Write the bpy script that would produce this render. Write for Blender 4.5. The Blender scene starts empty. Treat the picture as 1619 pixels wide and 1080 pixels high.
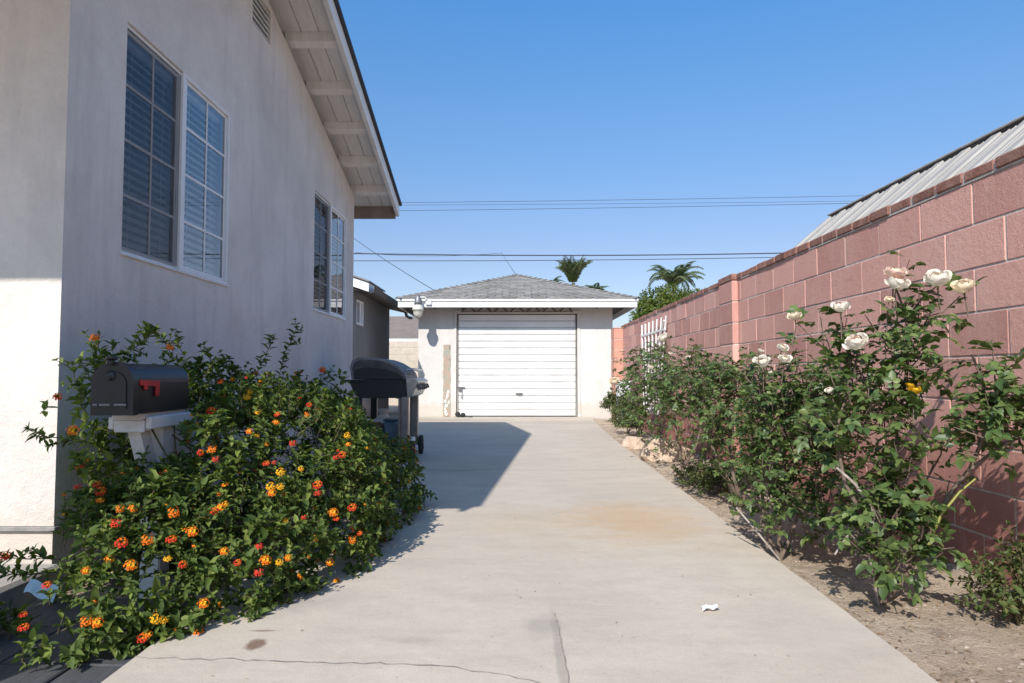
import bpy, math, random
import numpy as np
from mathutils import Vector, Matrix, Euler
R = random.Random(7)
NR = np.random.RandomState(5)
S = bpy.context.scene
COL = S.collection
PI = math.pi
CAMZ = 0.88
F = 1079.0

def at(px, py, Y):
    """a point of the place read off the photograph, at its own distance Y"""
    return Vector(((px-812)/F*Y, Y, CAMZ+(592-py)/F*Y))

# ------------------------------------------------------------------ objects
class MB:
    def __init__(s): s.v=[]; s.f=[]; s.m=[]; s.smooth=[]
    def face(s, pts, m=0, sm=False):
        n=len(s.v); s.v.extend([tuple(p) for p in pts]); s.f.append(tuple(range(n,n+len(pts)))); s.m.append(m); s.smooth.append(sm)
    def raw(s, vs, fs, m=0, sm=False):
        n=len(s.v); s.v.extend([tuple(p) for p in vs])
        for f in fs: s.f.append(tuple(i+n for i in f)); s.m.append(m); s.smooth.append(sm)
        return s
    def box(s, x0,y0,z0,x1,y1,z1, m=0, bev=0.0, mat=None):
        if x0>x1: x0,x1=x1,x0
        if y0>y1: y0,y1=y1,y0
        if z0>z1: z0,z1=z1,z0
        b=min(bev,(x1-x0)*.45,(y1-y0)*.45,(z1-z0)*.45)
        if b<=0:
            vs=[(x,y,z) for x in (x0,x1) for y in (y0,y1) for z in (z0,z1)]
            fs=[(0,1,3,2),(4,6,7,5),(0,4,5,1),(2,3,7,6),(0,2,6,4),(1,5,7,3)]
        else:
            vs=[];idx={}
            for i,x in enumerate((x0,x1)):
                for j,y in enumerate((y0,y1)):
                    for k,z in enumerate((z0,z1)):
                        sx=b if i==0 else -b; sy=b if j==0 else -b; sz=b if k==0 else -b
                        idx[i,j,k]=len(vs)
                        vs += [(x,y+sy,z+sz),(x+sx,y,z+sz),(x+sx,y+sy,z)]
            def c(i,j,k,a): return idx[i,j,k]+a
            fs=[]
            for i in (0,1):
                q=[c(i,0,0,0),c(i,1,0,0),c(i,1,1,0),c(i,0,1,0)]; fs.append(q if i else q[::-1])
                q=[c(0,i,0,1),c(0,i,1,1),c(1,i,1,1),c(1,i,0,1)]; fs.append(q if i else q[::-1])
                q=[c(0,0,i,2),c(1,0,i,2),c(1,1,i,2),c(0,1,i,2)]; fs.append(q if i else q[::-1])
            for i in (0,1):
                for j in (0,1):
                    fs.append([c(i,j,0,0),c(i,j,1,0),c(i,j,1,1),c(i,j,0,1)])
                    fs.append([c(i,0,j,0),c(i,1,j,0),c(i,1,j,2),c(i,0,j,2)])
                    fs.append([c(0,i,j,1),c(1,i,j,1),c(1,i,j,2),c(0,i,j,2)])
                    for k in (0,1): fs.append([c(i,j,k,0),c(i,j,k,1),c(i,j,k,2)])
        if mat is not None: vs=[tuple(mat@Vector(v)) for v in vs]
        s.raw(vs,fs,m); return s
    def extrude(s, prof, axis, a0, a1, m=0, cap=True, sm=False):
        """prof: 2D outline; axis 'x','y','z' is the extrusion direction"""
        def P(p,a):
            return {'x':(a,p[0],p[1]),'y':(p[0],a,p[1]),'z':(p[0],p[1],a)}[axis]
        n=len(prof); vs=[P(p,a0) for p in prof]+[P(p,a1) for p in prof]
        s.raw(vs,[(i,(i+1)%n,(i+1)%n+n,i+n) for i in range(n)],m,sm)
        if cap: s.raw(vs,[tuple(range(n))[::-1],tuple(range(n,2*n))],m)
        return s
    def tube(s, pts, rad, n=8, m=0, cap=True, sm=True):
        pts=[Vector(p) for p in pts]
        if not hasattr(rad,'__len__'): rad=[rad]*len(pts)
        rings=[]; up=None
        for i,p in enumerate(pts):
            d=(pts[min(i+1,len(pts)-1)]-pts[max(i-1,0)])
            if d.length<1e-9: d=Vector((0,0,1))
            d.normalize()
            if up is None: up=Vector((0,0,1)) if abs(d.z)<.9 else Vector((1,0,0))
            a=d.cross(up)
            if a.length<1e-5: a=d.cross(Vector((.3,.9,.1)))
            a.normalize(); b=d.cross(a).normalized(); up=-b if False else up
            rings.append([p+(a*math.cos(2*PI*k/n)+b*math.sin(2*PI*k/n))*rad[i] for k in range(n)])
        vs=[v for r in rings for v in r]; fs=[]
        for i in range(len(pts)-1):
            for k in range(n):
                fs.append((i*n+k,i*n+(k+1)%n,(i+1)*n+(k+1)%n,(i+1)*n+k))
        s.raw(vs,fs,m,sm)
        if cap: s.raw(vs,[tuple(range(n))[::-1],tuple(range((len(pts)-1)*n,len(pts)*n))],m)
        return s
    def lathe(s, prof, c, n=20, m=0, axis='z', sm=True):
        """prof: (radius, height) pairs"""
        vs=[]
        for r,h in prof:
            for k in range(n):
                a=2*PI*k/n; u,v=r*math.cos(a),r*math.sin(a)
                p={'z':(u,v,h),'x':(h,u,v),'y':(u,h,v)}[axis]
                vs.append((c[0]+p[0],c[1]+p[1],c[2]+p[2]))
        fs=[(i*n+k,i*n+(k+1)%n,(i+1)*n+(k+1)%n,(i+1)*n+k) for i in range(len(prof)-1) for k in range(n)]
        s.raw(vs,fs,m,sm); return s

def make(name, mb, mats, parent=None, loc=None, smooth=None):
    me=bpy.data.meshes.new(name)
    if isinstance(mb,MB): v,f,mi,sm=mb.v,mb.f,mb.m,mb.smooth
    else: v,f,mi,sm=mb
    org=Vector((0,0,0))
    if parent is not None: org=world_loc(parent)
    elif loc=='base':
        a=np.array(v); org=Vector(((a[:,0].min()+a[:,0].max())/2,(a[:,1].min()+a[:,1].max())/2,a[:,2].min()))
    v2=[(p[0]-org.x,p[1]-org.y,p[2]-org.z) for p in v] if org.length>0 else v
    me.from_pydata(v2,[],f)
    if not isinstance(mats,(list,tuple)): mats=[mats]
    for m in mats: me.materials.append(m)
    if mi is not None and len(mats)>1: me.polygons.foreach_set('material_index',mi)
    if sm is not None: me.polygons.foreach_set('use_smooth',sm)
    me.update()
    o=bpy.data.objects.new(name,me); COL.objects.link(o)
    if parent is not None: o.parent=parent
    elif loc=='base': o.location=org
    return o
def world_loc(o):
    l=Vector(o.location)
    while o.parent is not None: o=o.parent; l+=Vector(o.location)
    return l
def tag(o,label=None,cat=None,group=None,kind=None):
    if label: o['label']=label
    if cat: o['category']=cat
    if group: o['group']=group
    if kind: o['kind']=kind
    return o
def thing(name,label,cat,loc=(0,0,0),group=None):
    o=bpy.data.objects.new(name,None); COL.objects.link(o); o.location=loc; o.empty_display_size=.1
    return tag(o,label,cat,group)
def single(name,mb,mats,label,cat,group=None,kind=None):
    return tag(make(name,mb,mats,loc='base'),label,cat,group,kind)

# ------------------------------------------------------------------ materials
def nodes(name):
    m=bpy.data.materials.new(name); m.use_nodes=True
    nt=m.node_tree; b=nt.nodes['Principled BSDF']; return m,nt,b
def N(nt,t,**kw):
    n=nt.nodes.new(t)
    for k,v in kw.items():
        if k in n.inputs: n.inputs[k].default_value=v
        else: setattr(n,k,v)
    return n
def coords(nt): return nt.nodes.new('ShaderNodeTexCoord').outputs['Object']
def noise(nt,vec,scale,detail=5,rough=.6):
    n=N(nt,'ShaderNodeTexNoise'); n.inputs['Scale'].default_value=scale; n.inputs['Detail'].default_value=detail; n.inputs['Roughness'].default_value=rough
    nt.links.new(vec,n.inputs['Vector']); return n.outputs['Fac']
def ramp(nt,fac,a,b,ca=(0,0,0,1),cb=(1,1,1,1)):
    r=nt.nodes.new('ShaderNodeValToRGB'); r.color_ramp.elements[0].position=a; r.color_ramp.elements[1].position=b
    r.color_ramp.elements[0].color=ca; r.color_ramp.elements[1].color=cb
    nt.links.new(fac,r.inputs['Fac']); return r.outputs['Color']
def mix(nt,fac,a,b,mode='MIX'):
    m=nt.nodes.new('ShaderNodeMix'); m.data_type='RGBA'; m.blend_type=mode
    for i,x in ((0,fac),(6,a),(7,b)):
        if isinstance(x,(int,float)): m.inputs[i].default_value=x
        elif isinstance(x,tuple): m.inputs[i].default_value=x if len(x)==4 else (*x,1)
        else: nt.links.new(x,m.inputs[i])
    return m.outputs[2]
def math_(nt,op,a,b=None,c=None):
    m=nt.nodes.new('ShaderNodeMath'); m.operation=op
    for i,x in enumerate((a,b,c)):
        if x is None: continue
        if isinstance(x,(int,float)): m.inputs[i].default_value=x
        else: nt.links.new(x,m.inputs[i])
    return m.outputs[0]
def bump(nt,b,h,strength,dist=.01):
    n=nt.nodes.new('ShaderNodeBump'); n.inputs['Strength'].default_value=strength; n.inputs['Distance'].default_value=dist
    nt.links.new(h,n.inputs['Height']); nt.links.new(n.outputs['Normal'],b.inputs['Normal'])
def mapping(nt,vec,scale):
    m=nt.nodes.new('ShaderNodeMapping'); m.inputs['Scale'].default_value=scale; nt.links.new(vec,m.inputs['Vector']); return m.outputs[0]
def pm(name,c1,c2=None,scale=6,rough=.7,bs=0,bscale=60,metal=0,island=0.0,lo=.35,hi=.65,spec=.5,stretch=None,bd=.01):
    m,nt,b=nodes(name); vec=coords(nt)
    if stretch: vec=mapping(nt,vec,stretch)
    c2=c2 or tuple(x*.8 for x in c1)
    col=mix(nt,ramp(nt,noise(nt,vec,scale),lo,hi),(*c1,1),(*c2,1))
    if island>0:
        g=nt.nodes.new('ShaderNodeNewGeometry')
        k=math_(nt,'MULTIPLY_ADD',g.outputs['Random Per Island'],2*island,1-island)
        vm=nt.nodes.new('ShaderNodeVectorMath'); vm.operation='SCALE'; nt.links.new(col,vm.inputs[0]); nt.links.new(k,vm.inputs['Scale']); col=vm.outputs[0]
    nt.links.new(col,b.inputs['Base Color']); b.inputs['Roughness'].default_value=rough; b.inputs['Metallic'].default_value=metal
    b.inputs['Specular IOR Level'].default_value=spec
    if bs>0: bump(nt,b,noise(nt,vec,bscale,6,.65),bs,bd)
    return m

def stucco(name,c,stain,stain_amt=.6,streak=None,bs=.55):
    m,nt,b=nodes(name); v=coords(nt)
    big=ramp(nt,noise(nt,v,.9,4,.6),.38,.7)
    col=mix(nt,math_(nt,'MULTIPLY',big,stain_amt),(*c,1),(*stain,1))
    st=ramp(nt,noise(nt,mapping(nt,v,(2.2,2.2,.35)),2.4,5,.65),.5,.72)
    col=mix(nt,math_(nt,'MULTIPLY',st,.4),col,(*(streak or stain),1))
    fine=ramp(nt,noise(nt,v,38,3,.7),.3,.75)
    col=mix(nt,math_(nt,'MULTIPLY',fine,.16),col,(*tuple(x*.62 for x in c),1))
    pat=ramp(nt,noise(nt,v,2.6,7,.72),.50,.66)
    col=mix(nt,math_(nt,'MULTIPLY',pat,.20),col,(*tuple(x*.75 for x in stain),1))
    sep=nt.nodes.new('ShaderNodeSeparateXYZ'); nt.links.new(v,sep.inputs[0])
    low=ramp(nt,math_(nt,'SUBTRACT',sep.outputs[2],math_(nt,'MULTIPLY',noise(nt,v,4,5,.7),.45)),-.15,.12,(1,1,1,1),(0,0,0,1))
    col=mix(nt,math_(nt,'MULTIPLY',low,.35),col,(.47,.36,.26,1))      # soil splash at the foot
    nt.links.new(col,b.inputs['Base Color']); b.inputs['Roughness'].default_value=.92; b.inputs['Specular IOR Level'].default_value=.2
    h=math_(nt,'ADD',math_(nt,'ADD',noise(nt,v,90,4,.7),math_(nt,'MULTIPLY',noise(nt,v,22,3,.6),1.3)),math_(nt,'MULTIPLY',noise(nt,v,7,4,.7),2.2))
    bump(nt,b,h,bs,.012); return m

M={}
M['stucco_side']=stucco('house_stucco',(.75,.70,.65),(.56,.51,.47),.8,(.45,.42,.41),.4)
M['stucco_garage']=stucco('garage_stucco',(.66,.635,.61),(.57,.545,.51),.6,(.53,.505,.47),.4)
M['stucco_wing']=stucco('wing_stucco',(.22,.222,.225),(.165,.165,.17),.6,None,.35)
M['white']=pm('white_paint',(.80,.80,.78),(.70,.69,.67),5,.5,.08,60)
M['white_metal']=pm('white_enamel',(.74,.74,.735),(.66,.655,.64),2,.45,.03,12)
M['soffit']=pm('soffit_paint',(.84,.82,.79),(.74,.71,.67),4,.75,.2,80,stretch=(6,.8,1))
M['soffit_brown']=pm('weathered_board',(.30,.23,.19),(.20,.15,.12),5,.8,.3,60)
M['dark_wood']=pm('dark_stained_wood',(.055,.045,.04),(.09,.07,.06),8,.8,.2,60)
M['vinyl']=pm('white_vinyl',(.78,.78,.77),(.70,.70,.69),6,.45)
M['black']=pm('black_enamel',(.012,.012,.013),(.02,.02,.02),8,.42,.04,40)
M['mailblack']=pm('black_galvanised',(.008,.008,.009),(.016,.016,.018),8,.42,.05,30)
M['rubber']=pm('rubber',(.02,.02,.02),(.03,.03,.03),8,.85)
M['steel']=pm('stainless_steel',(.46,.46,.46),(.36,.36,.36),20,.3,.02,100,metal=.9)
M['dull_steel']=pm('dull_steel',(.24,.24,.25),(.17,.17,.17),12,.5,.05,60,metal=.5)
M['dark_steel']=pm('sooty_steel',(.10,.10,.10),(.055,.055,.055),9,.5,.05,60,metal=.3)
M['red']=pm('red_plastic',(.42,.012,.02),(.33,.01,.015),10,.45)
M['postwhite']=pm('peeling_white_paint',(.62,.61,.60),(.40,.36,.32),9,.75,.35,50,lo=.5,hi=.75)
M['lead']=pm('grey_letters',(.30,.30,.32),(.25,.25,.26),30,.5)
M['slate']=pm('dark_interior',(.02,.022,.026),(.03,.03,.033),5,.9)
M['curtain']=pm('interior_wall',(.30,.29,.27),(.25,.24,.22),2,.9)
M['wire']=pm('cable_black',(.03,.035,.045),(.04,.045,.055),2,.7)
M['rock']=pm('pale_rock',(.62,.49,.38),(.46,.34,.25),9,.9,.8,14,bd=.05)
M['brown_zigzag']=pm('zigzag_brown',(.13,.07,.05),(.20,.12,.09),16,.7)
M['blue_paper']=pm('pale_blue_paper',(.40,.50,.55),(.28,.38,.44),20,.7)
M['bag']=pm('faded_plastic',(.10,.14,.20),(.06,.09,.12),14,.45)
M['cardboard']=pm('worn_cardboard',(.25,.19,.13),(.18,.13,.09),10,.85)
M['orange']=pm('orange_plastic',(.62,.12,.02),(.45,.08,.02),10,.5)
M['grey_slab']=pm('porch_concrete',(.38,.36,.33),(.28,.26,.24),5,.9,.3,80)

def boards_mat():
    m,nt,b=nodes('shaded_grey_boards'); v=coords(nt)
    col=mix(nt,ramp(nt,noise(nt,mapping(nt,v,(9,1.1,9)),9,6,.7),.3,.7),(.085,.085,.09,1),(.045,.046,.052,1))  # dark tones hold the shade over the near-left path
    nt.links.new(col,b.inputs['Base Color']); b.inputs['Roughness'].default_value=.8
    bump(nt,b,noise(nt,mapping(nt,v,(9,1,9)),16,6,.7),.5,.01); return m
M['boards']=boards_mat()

def concrete():
    m,nt,b=nodes('driveway_concrete'); v=coords(nt)
    base=mix(nt,ramp(nt,noise(nt,v,.55,5,.6),.32,.68),(.61,.53,.435,1),(.50,.43,.355,1))
    mid=ramp(nt,noise(nt,mapping(nt,v,(1,2.2,1)),2.6,6,.7),.42,.72)
    base=mix(nt,math_(nt,'MULTIPLY',mid,.45),base,(.37,.32,.27,1))
    pale=ramp(nt,noise(nt,v,1.3,4,.6),.55,.75)
    base=mix(nt,math_(nt,'MULTIPLY',pale,.4),base,(.55,.50,.45,1))
    fine=ramp(nt,noise(nt,v,140,3,.8),.35,.72)
    base=mix(nt,math_(nt,'MULTIPLY',fine,.34),base,(.28,.245,.205,1))
    grit=ramp(nt,noise(nt,v,24,6,.8),.40,.68)
    base=mix(nt,math_(nt,'MULTIPLY',grit,.20),base,(.33,.29,.24,1))
    speck=ramp(nt,noise(nt,v,46,2,.5),.68,.74)
    base=mix(nt,math_(nt,'MULTIPLY',speck,.35),base,(.22,.19,.16,1))
    sep=nt.nodes.new('ShaderNodeSeparateXYZ'); nt.links.new(v,sep.inputs[0]); X,Y=sep.outputs[0],sep.outputs[1]
    nz=noise(nt,v,5,6,.7)
    def blot(cx,cy,rx,ry,col,amt,soft=.9,warp=1.2):
        dx=math_(nt,'MULTIPLY',math_(nt,'SUBTRACT',X,cx),1/rx); dy=math_(nt,'MULTIPLY',math_(nt,'SUBTRACT',Y,cy),1/ry)
        d=math_(nt,'SQRT',math_(nt,'ADD',math_(nt,'MULTIPLY',dx,dx),math_(nt,'MULTIPLY',dy,dy)))
        d=math_(nt,'ADD',d,math_(nt,'MULTIPLY',math_(nt,'SUBTRACT',nz,.5),warp*2))
        mr=N(nt,'ShaderNodeMapRange'); mr.interpolation_type='SMOOTHSTEP'
        mr.inputs['From Min'].default_value=1-soft/2; mr.inputs['From Max'].default_value=1+soft/2; mr.inputs['To Min'].default_value=amt; mr.inputs['To Max'].default_value=0
        nt.links.new(d,mr.inputs['Value'])
        return mix(nt,mr.outputs[0],base,(*col,1))
    base=blot(.72,4.2,.34,.5,(.48,.29,.13),.5,1.3)          # rust
    base=blot(.10,4.15,.35,.35,(.46,.34,.22),.3,1.3)
    base=blot(.62,3.6,.6,.3,(.50,.38,.26),.22,1.3)
    base=blot(-.842,2.27,.03,.042,(.13,.065,.035),.8,.7,1.6) # brown spill
    base=blot(-.86,2.39,.045,.010,(.14,.08,.05),.6,.8,.6)
    base=blot(-.31,2.3,.07,.03,(.31,.265,.215),.4,1.6,1.8)
    base=blot(.145,2.2,.014,.36,(.24,.22,.19),.45,1.1,1.2)     # the long dark trowel seam
    base=blot(.10,2.44,.06,.10,(.27,.25,.22),.4,1.4,1.2)
    base=blot(-.95,2.7,.3,.14,(.30,.28,.26),.4,1.3)
    base=blot(1.05,2.35,.2,.25,(.40,.35,.31),.3,1.3)
    base=blot(-1.2,13.3,1.2,.25,(.33,.28,.23),.5,1.3)
    base=blot(1.0,12.6,1.2,.4,(.36,.31,.26),.4,1.3)
    for yy in (12.3,9.75,6.35):                             # faint joints across the slab
        w=math_(nt,'ABSOLUTE',math_(nt,'SUBTRACT',Y,yy))
        g=math_(nt,'LESS_THAN',w,.014)
        base=mix(nt,math_(nt,'MULTIPLY',g,.38),base,(.2,.18,.16,1))
    nt.links.new(base,b.inputs['Base Color']); b.inputs['Roughness'].default_value=.88; b.inputs['Specular IOR Level'].default_value=.25
    h=math_(nt,'ADD',noise(nt,v,170,4,.75),math_(nt,'MULTIPLY',noise(nt,v,9,4,.6),2.5))
    bump(nt,b,h,.28,.006); return m
M['concrete']=concrete()
M['crack']=pm('crack_dirt',(.24,.205,.17),(.33,.29,.245),30,.95)

def soilmat():
    m,nt,b=nodes('dry_soil'); v=coords(nt)
    base=mix(nt,ramp(nt,noise(nt,v,2.2,6,.65),.35,.68),(.62,.505,.39,1),(.46,.36,.265,1))
    base=mix(nt,math_(nt,'MULTIPLY',ramp(nt,noise(nt,v,26,5,.75),.5,.75),.6),base,(.24,.17,.12,1))
    base=mix(nt,math_(nt,'MULTIPLY',ramp(nt,noise(nt,v,3.5,5,.7),.55,.68),.7),base,(.17,.12,.085,1))
    base=mix(nt,math_(nt,'MULTIPLY',ramp(nt,noise(nt,v,75,2,.5),.66,.72),.7),base,(.52,.45,.38,1))
    nt.links.new(base,b.inputs['Base Color']); b.inputs['Roughness'].default_value=.97; b.inputs['Specular IOR Level'].default_value=.1
    bump(nt,b,math_(nt,'ADD',noise(nt,v,60,6,.75),noise(nt,v,14,4,.6)),.9,.03); return m
M['soil']=soilmat()

def blockmat():
    m,nt,b=nodes('slumpstone_block'); v=coords(nt)
    g=nt.nodes.new('ShaderNodeNewGeometry'); r=g.outputs['Random Per Island']
    c=mix(nt,r,(.72,.40,.335,1),(.50,.255,.215,1))
    c=mix(nt,math_(nt,'MULTIPLY',ramp(nt,noise(nt,mapping(nt,v,(1,1,.5)),3.2,5,.65),.45,.75),.5),c,(.70,.47,.40,1))
    sep=nt.nodes.new('ShaderNodeSeparateXYZ'); nt.links.new(v,sep.inputs[0])
    z=math_(nt,'ADD',sep.outputs[2],math_(nt,'MULTIPLY',noise(nt,v,1.2,3,.5),.5))
    c=mix(nt,ramp(nt,z,.55,1.25,(1,1,1,1),(0,0,0,1)),c,(.38,.175,.145,1))     # darker towards the lower courses
    c=mix(nt,math_(nt,'MULTIPLY',ramp(nt,noise(nt,mapping(nt,v,(6,6,.9)),3.0,6,.7),.60,.72),.30),c,(.74,.62,.56,1))   # lime streaks
    c=mix(nt,math_(nt,'MULTIPLY',ramp(nt,noise(nt,v,9,6,.8),.58,.70),.35),c,(.28,.12,.10,1))
    c=mix(nt,math_(nt,'MULTIPLY',ramp(nt,noise(nt,v,110,4,.8),.4,.75),.24),c,(.26,.115,.10,1))
    nt.links.new(c,b.inputs['Base Color']); b.inputs['Roughness'].default_value=.95; b.inputs['Specular IOR Level'].default_value=.15
    bump(nt,b,math_(nt,'ADD',noise(nt,v,150,5,.75),noise(nt,v,30,3,.6)),.5,.008); return m
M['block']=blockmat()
M['salmon']=pm('salmon_block',(.60,.30,.22),(.50,.25,.19),4,.95,.4,120)
M['mortar']=pm('mortar',(.56,.51,.46),(.42,.37,.33),20,.95,.4,100)
M['cap']=pm('cap_brick',(.22,.09,.065),(.32,.17,.13),14,.95,.6,80,island=.25)
M['cream_block']=pm('cream_block',(.58,.50,.41),(.50,.43,.35),6,.95,.3,60)

def shingle(name,a,b_,c):
    m,nt,b=nodes(name); v=coords(nt)
    br=nt.nodes.new('ShaderNodeTexBrick'); br.offset=.5; br.inputs['Scale'].default_value=1
    br.inputs['Brick Width'].default_value=.28; br.inputs['Row Height'].default_value=.14; br.inputs['Mortar Size'].default_value=.006
    br.inputs['Color1'].default_value=(*a,1); br.inputs['Color2'].default_value=(*b_,1); br.inputs['Mortar'].default_value=(*tuple(x*.4 for x in a),1)
    nt.links.new(v,br.inputs['Vector'])
    col=mix(nt,ramp(nt,noise(nt,v,9,6,.75),.35,.7),br.outputs['Color'],(*c,1))
    nt.links.new(col,b.inputs['Base Color']); b.inputs['Roughness'].default_value=.95
    bump(nt,b,noise(nt,v,60,5,.8),.6,.02); return m
M['shingle']=shingle('grey_shingles',(.30,.29,.275),(.19,.185,.18),(.24,.215,.195))
M['shingle_brown']=shingle('brown_shingles',(.26,.21,.18),(.20,.16,.14),(.17,.14,.12))
M['roofdark']=pm('roof_edge',(.035,.045,.06),(.05,.06,.075),20,.8)

def patchmat():
    m,nt,b=nodes('flaking_plaster'); v=coords(nt)
    c=mix(nt,ramp(nt,noise(nt,v,7,5,.7),.4,.6),(.33,.34,.28,1),(.44,.31,.24,1))
    c=mix(nt,ramp(nt,noise(nt,v,12,5,.7),.58,.68),c,(.17,.12,.08,1))
    c=mix(nt,math_(nt,'MULTIPLY',ramp(nt,noise(nt,v,9,3,.6),.6,.66),.6),c,(.25,.33,.24,1))
    nt.links.new(c,b.inputs['Base Color']); b.inputs['Roughness'].default_value=.95
    bump(nt,b,noise(nt,v,20,5,.7),.8,.02); return m
M['patch']=patchmat()

def glassmat(name='window_glass',tint=(.9,.95,1),refl=.22):
    m=bpy.data.materials.new(name); m.use_nodes=True; nt=m.node_tree; nt.nodes.clear()
    o=nt.nodes.new('ShaderNodeOutputMaterial'); t=nt.nodes.new('ShaderNodeBsdfTransparent'); t.inputs[0].default_value=(*tint,1)
    g=nt.nodes.new('ShaderNodeBsdfGlossy'); g.inputs['Roughness'].default_value=.015
    v=coords(nt); bn=nt.nodes.new('ShaderNodeBump'); bn.inputs['Strength'].default_value=.004; nt.links.new(noise(nt,v,1.2,1,.5),bn.inputs['Height']); nt.links.new(bn.outputs[0],g.inputs['Normal'])
    fr=nt.nodes.new('ShaderNodeFresnel'); fr.inputs['IOR'].default_value=1.55
    k=math_(nt,'ADD',math_(nt,'MULTIPLY',fr.outputs[0],1.0),refl)
    mx=nt.nodes.new('ShaderNodeMixShader'); nt.links.new(k,mx.inputs[0]); nt.links.new(t.outputs[0],mx.inputs[1]); nt.links.new(g.outputs[0],mx.inputs[2]); nt.links.new(mx.outputs[0],o.inputs[0]); return m
M['glass']=glassmat(refl=.16)
M['lampglass']=glassmat('lamp_glass',(.85,.83,.74),.12)
def screenmat():
    m=bpy.data.materials.new('insect_screen'); m.use_nodes=True; nt=m.node_tree; nt.nodes.clear()
    o=nt.nodes.new('ShaderNodeOutputMaterial'); t=nt.nodes.new('ShaderNodeBsdfTransparent')
    d=nt.nodes.new('ShaderNodeBsdfDiffuse'); d.inputs[0].default_value=(.035,.037,.045,1)
    v=coords(nt); k=math_(nt,'MULTIPLY_ADD',noise(nt,v,300,2,.5),.2,.30)
    mx=nt.nodes.new('ShaderNodeMixShader'); nt.links.new(k,mx.inputs[0]); nt.links.new(t.outputs[0],mx.inputs[1]); nt.links.new(d.outputs[0],mx.inputs[2]); nt.links.new(mx.outputs[0],o.inputs[0]); return m
M['screen']=screenmat()
M['blind']=pm('white_blind',(.85,.84,.82),(.8,.79,.77),5,.5)

def leafmat(name,c1,c2,c3,trans=.25,rough=.42,spec=.45):
    m,nt,b=nodes(name)
    g=nt.nodes.new('ShaderNodeNewGeometry'); r=nt.nodes.new('ShaderNodeValToRGB')
    e=r.color_ramp.elements; e[0].color=(*c1,1); e[0].position=.0; e[1].color=(*c3,1); e[1].position=1.
    k=e.new(.6); k.color=(*c2,1)
    nt.links.new(g.outputs['Random Per Island'],r.inputs[0])
    nz=noise(nt,coords(nt),45,3,.6); col=mix(nt,math_(nt,'MULTIPLY',nz,.5),r.outputs[0],mix(nt,1.0,r.outputs[0],(.55,.6,.5,1),'MULTIPLY'))
    nt.links.new(col,b.inputs['Base Color']); b.inputs['Roughness'].default_value=rough; b.inputs['Specular IOR Level'].default_value=spec
    tr=nt.nodes.new('ShaderNodeBsdfTranslucent'); tc=mix(nt,1.0,col,(1.3,1.5,.6,1),'MULTIPLY'); nt.links.new(tc,tr.inputs[0])
    mx=nt.nodes.new('ShaderNodeMixShader'); mx.inputs[0].default_value=trans
    out=nt.nodes['Material Output']; nt.links.new(b.outputs[0],mx.inputs[1]); nt.links.new(tr.outputs[0],mx.inputs[2]); nt.links.new(mx.outputs[0],out.inputs[0])
    return m
M['lantana']=leafmat('lantana_leaf',(.05,.085,.022),(.105,.155,.035),(.22,.27,.06),.30,.6,.28)
M['roseleaf']=leafmat('rose_leaf',(.055,.095,.03),(.10,.15,.045),(.19,.235,.075),.22,.45,.42)
M['roseold']=leafmat('rose_leaf_olive',(.07,.095,.03),(.09,.12,.035),(.17,.16,.06),.2,.45,.4)
M['weed']=leafmat('weed_leaf',(.10,.13,.05),(.14,.17,.07),(.20,.22,.10),.25,.6,.25)
M['tree']=leafmat('tree_leaf',(.07,.105,.02),(.12,.155,.03),(.20,.22,.055),.3,.55,.3)
M['palm']=leafmat('palm_leaf',(.13,.18,.10),(.17,.22,.13),(.22,.26,.16),.35,.5,.4)
M['stem']=pm('green_brown_stem',(.13,.12,.05),(.08,.065,.035),20,.8)
M['cane']=pm('brown_cane',(.11,.075,.055),(.17,.13,.10),25,.85,.4,60)
M['deadcane']=pm('dead_grey_cane',(.42,.37,.33),(.27,.22,.19),25,.9,.5,60)
M['yellowcane']=pm('yellow_green_cane',(.32,.30,.07),(.22,.23,.06),25,.6)
M['bark']=pm('bark',(.16,.12,.09),(.10,.075,.055),8,.95,.6,20)
def petal(name,c,trans=.25,island=.12):
    m=pm(name,c,tuple(x*.9 for x in c),40,.6,island=island,spec=.2); nt=m.node_tree; b=nt.nodes['Principled BSDF']
    tr=nt.nodes.new('ShaderNodeBsdfTranslucent'); tr.inputs[0].default_value=(*c,1)
    mx=nt.nodes.new('ShaderNodeMixShader'); mx.inputs[0].default_value=trans; out=nt.nodes['Material Output']
    nt.links.new(b.outputs[0],mx.inputs[1]); nt.links.new(tr.outputs[0],mx.inputs[2]); nt.links.new(mx.outputs[0],out.inputs[0]); return m
M['fl_yellow']=petal('yellow_floret',(.90,.45,.02)); M['fl_orange']=petal('orange_floret',(.85,.20,.015))
M['fl_red']=petal('red_floret',(.68,.05,.02)); M['fl_pink']=petal('pink_floret',(.62,.07,.06))
M['rose_white']=petal('white_petal',(.86,.80,.70)); M['rose_cream']=petal('cream_petal',(.88,.76,.58))
M['rose_pink']=petal('peach_petal',(.88,.66,.54)); M['rose_yellow']=petal('yellow_petal',(.80,.50,.03))
M['litter']=pm('dry_leaf',(.20,.12,.06),(.36,.24,.13),30,.9,island=.45)
M['pebble']=pm('pebble',(.40,.33,.27),(.28,.22,.18),30,.9,island=.4)

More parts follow.
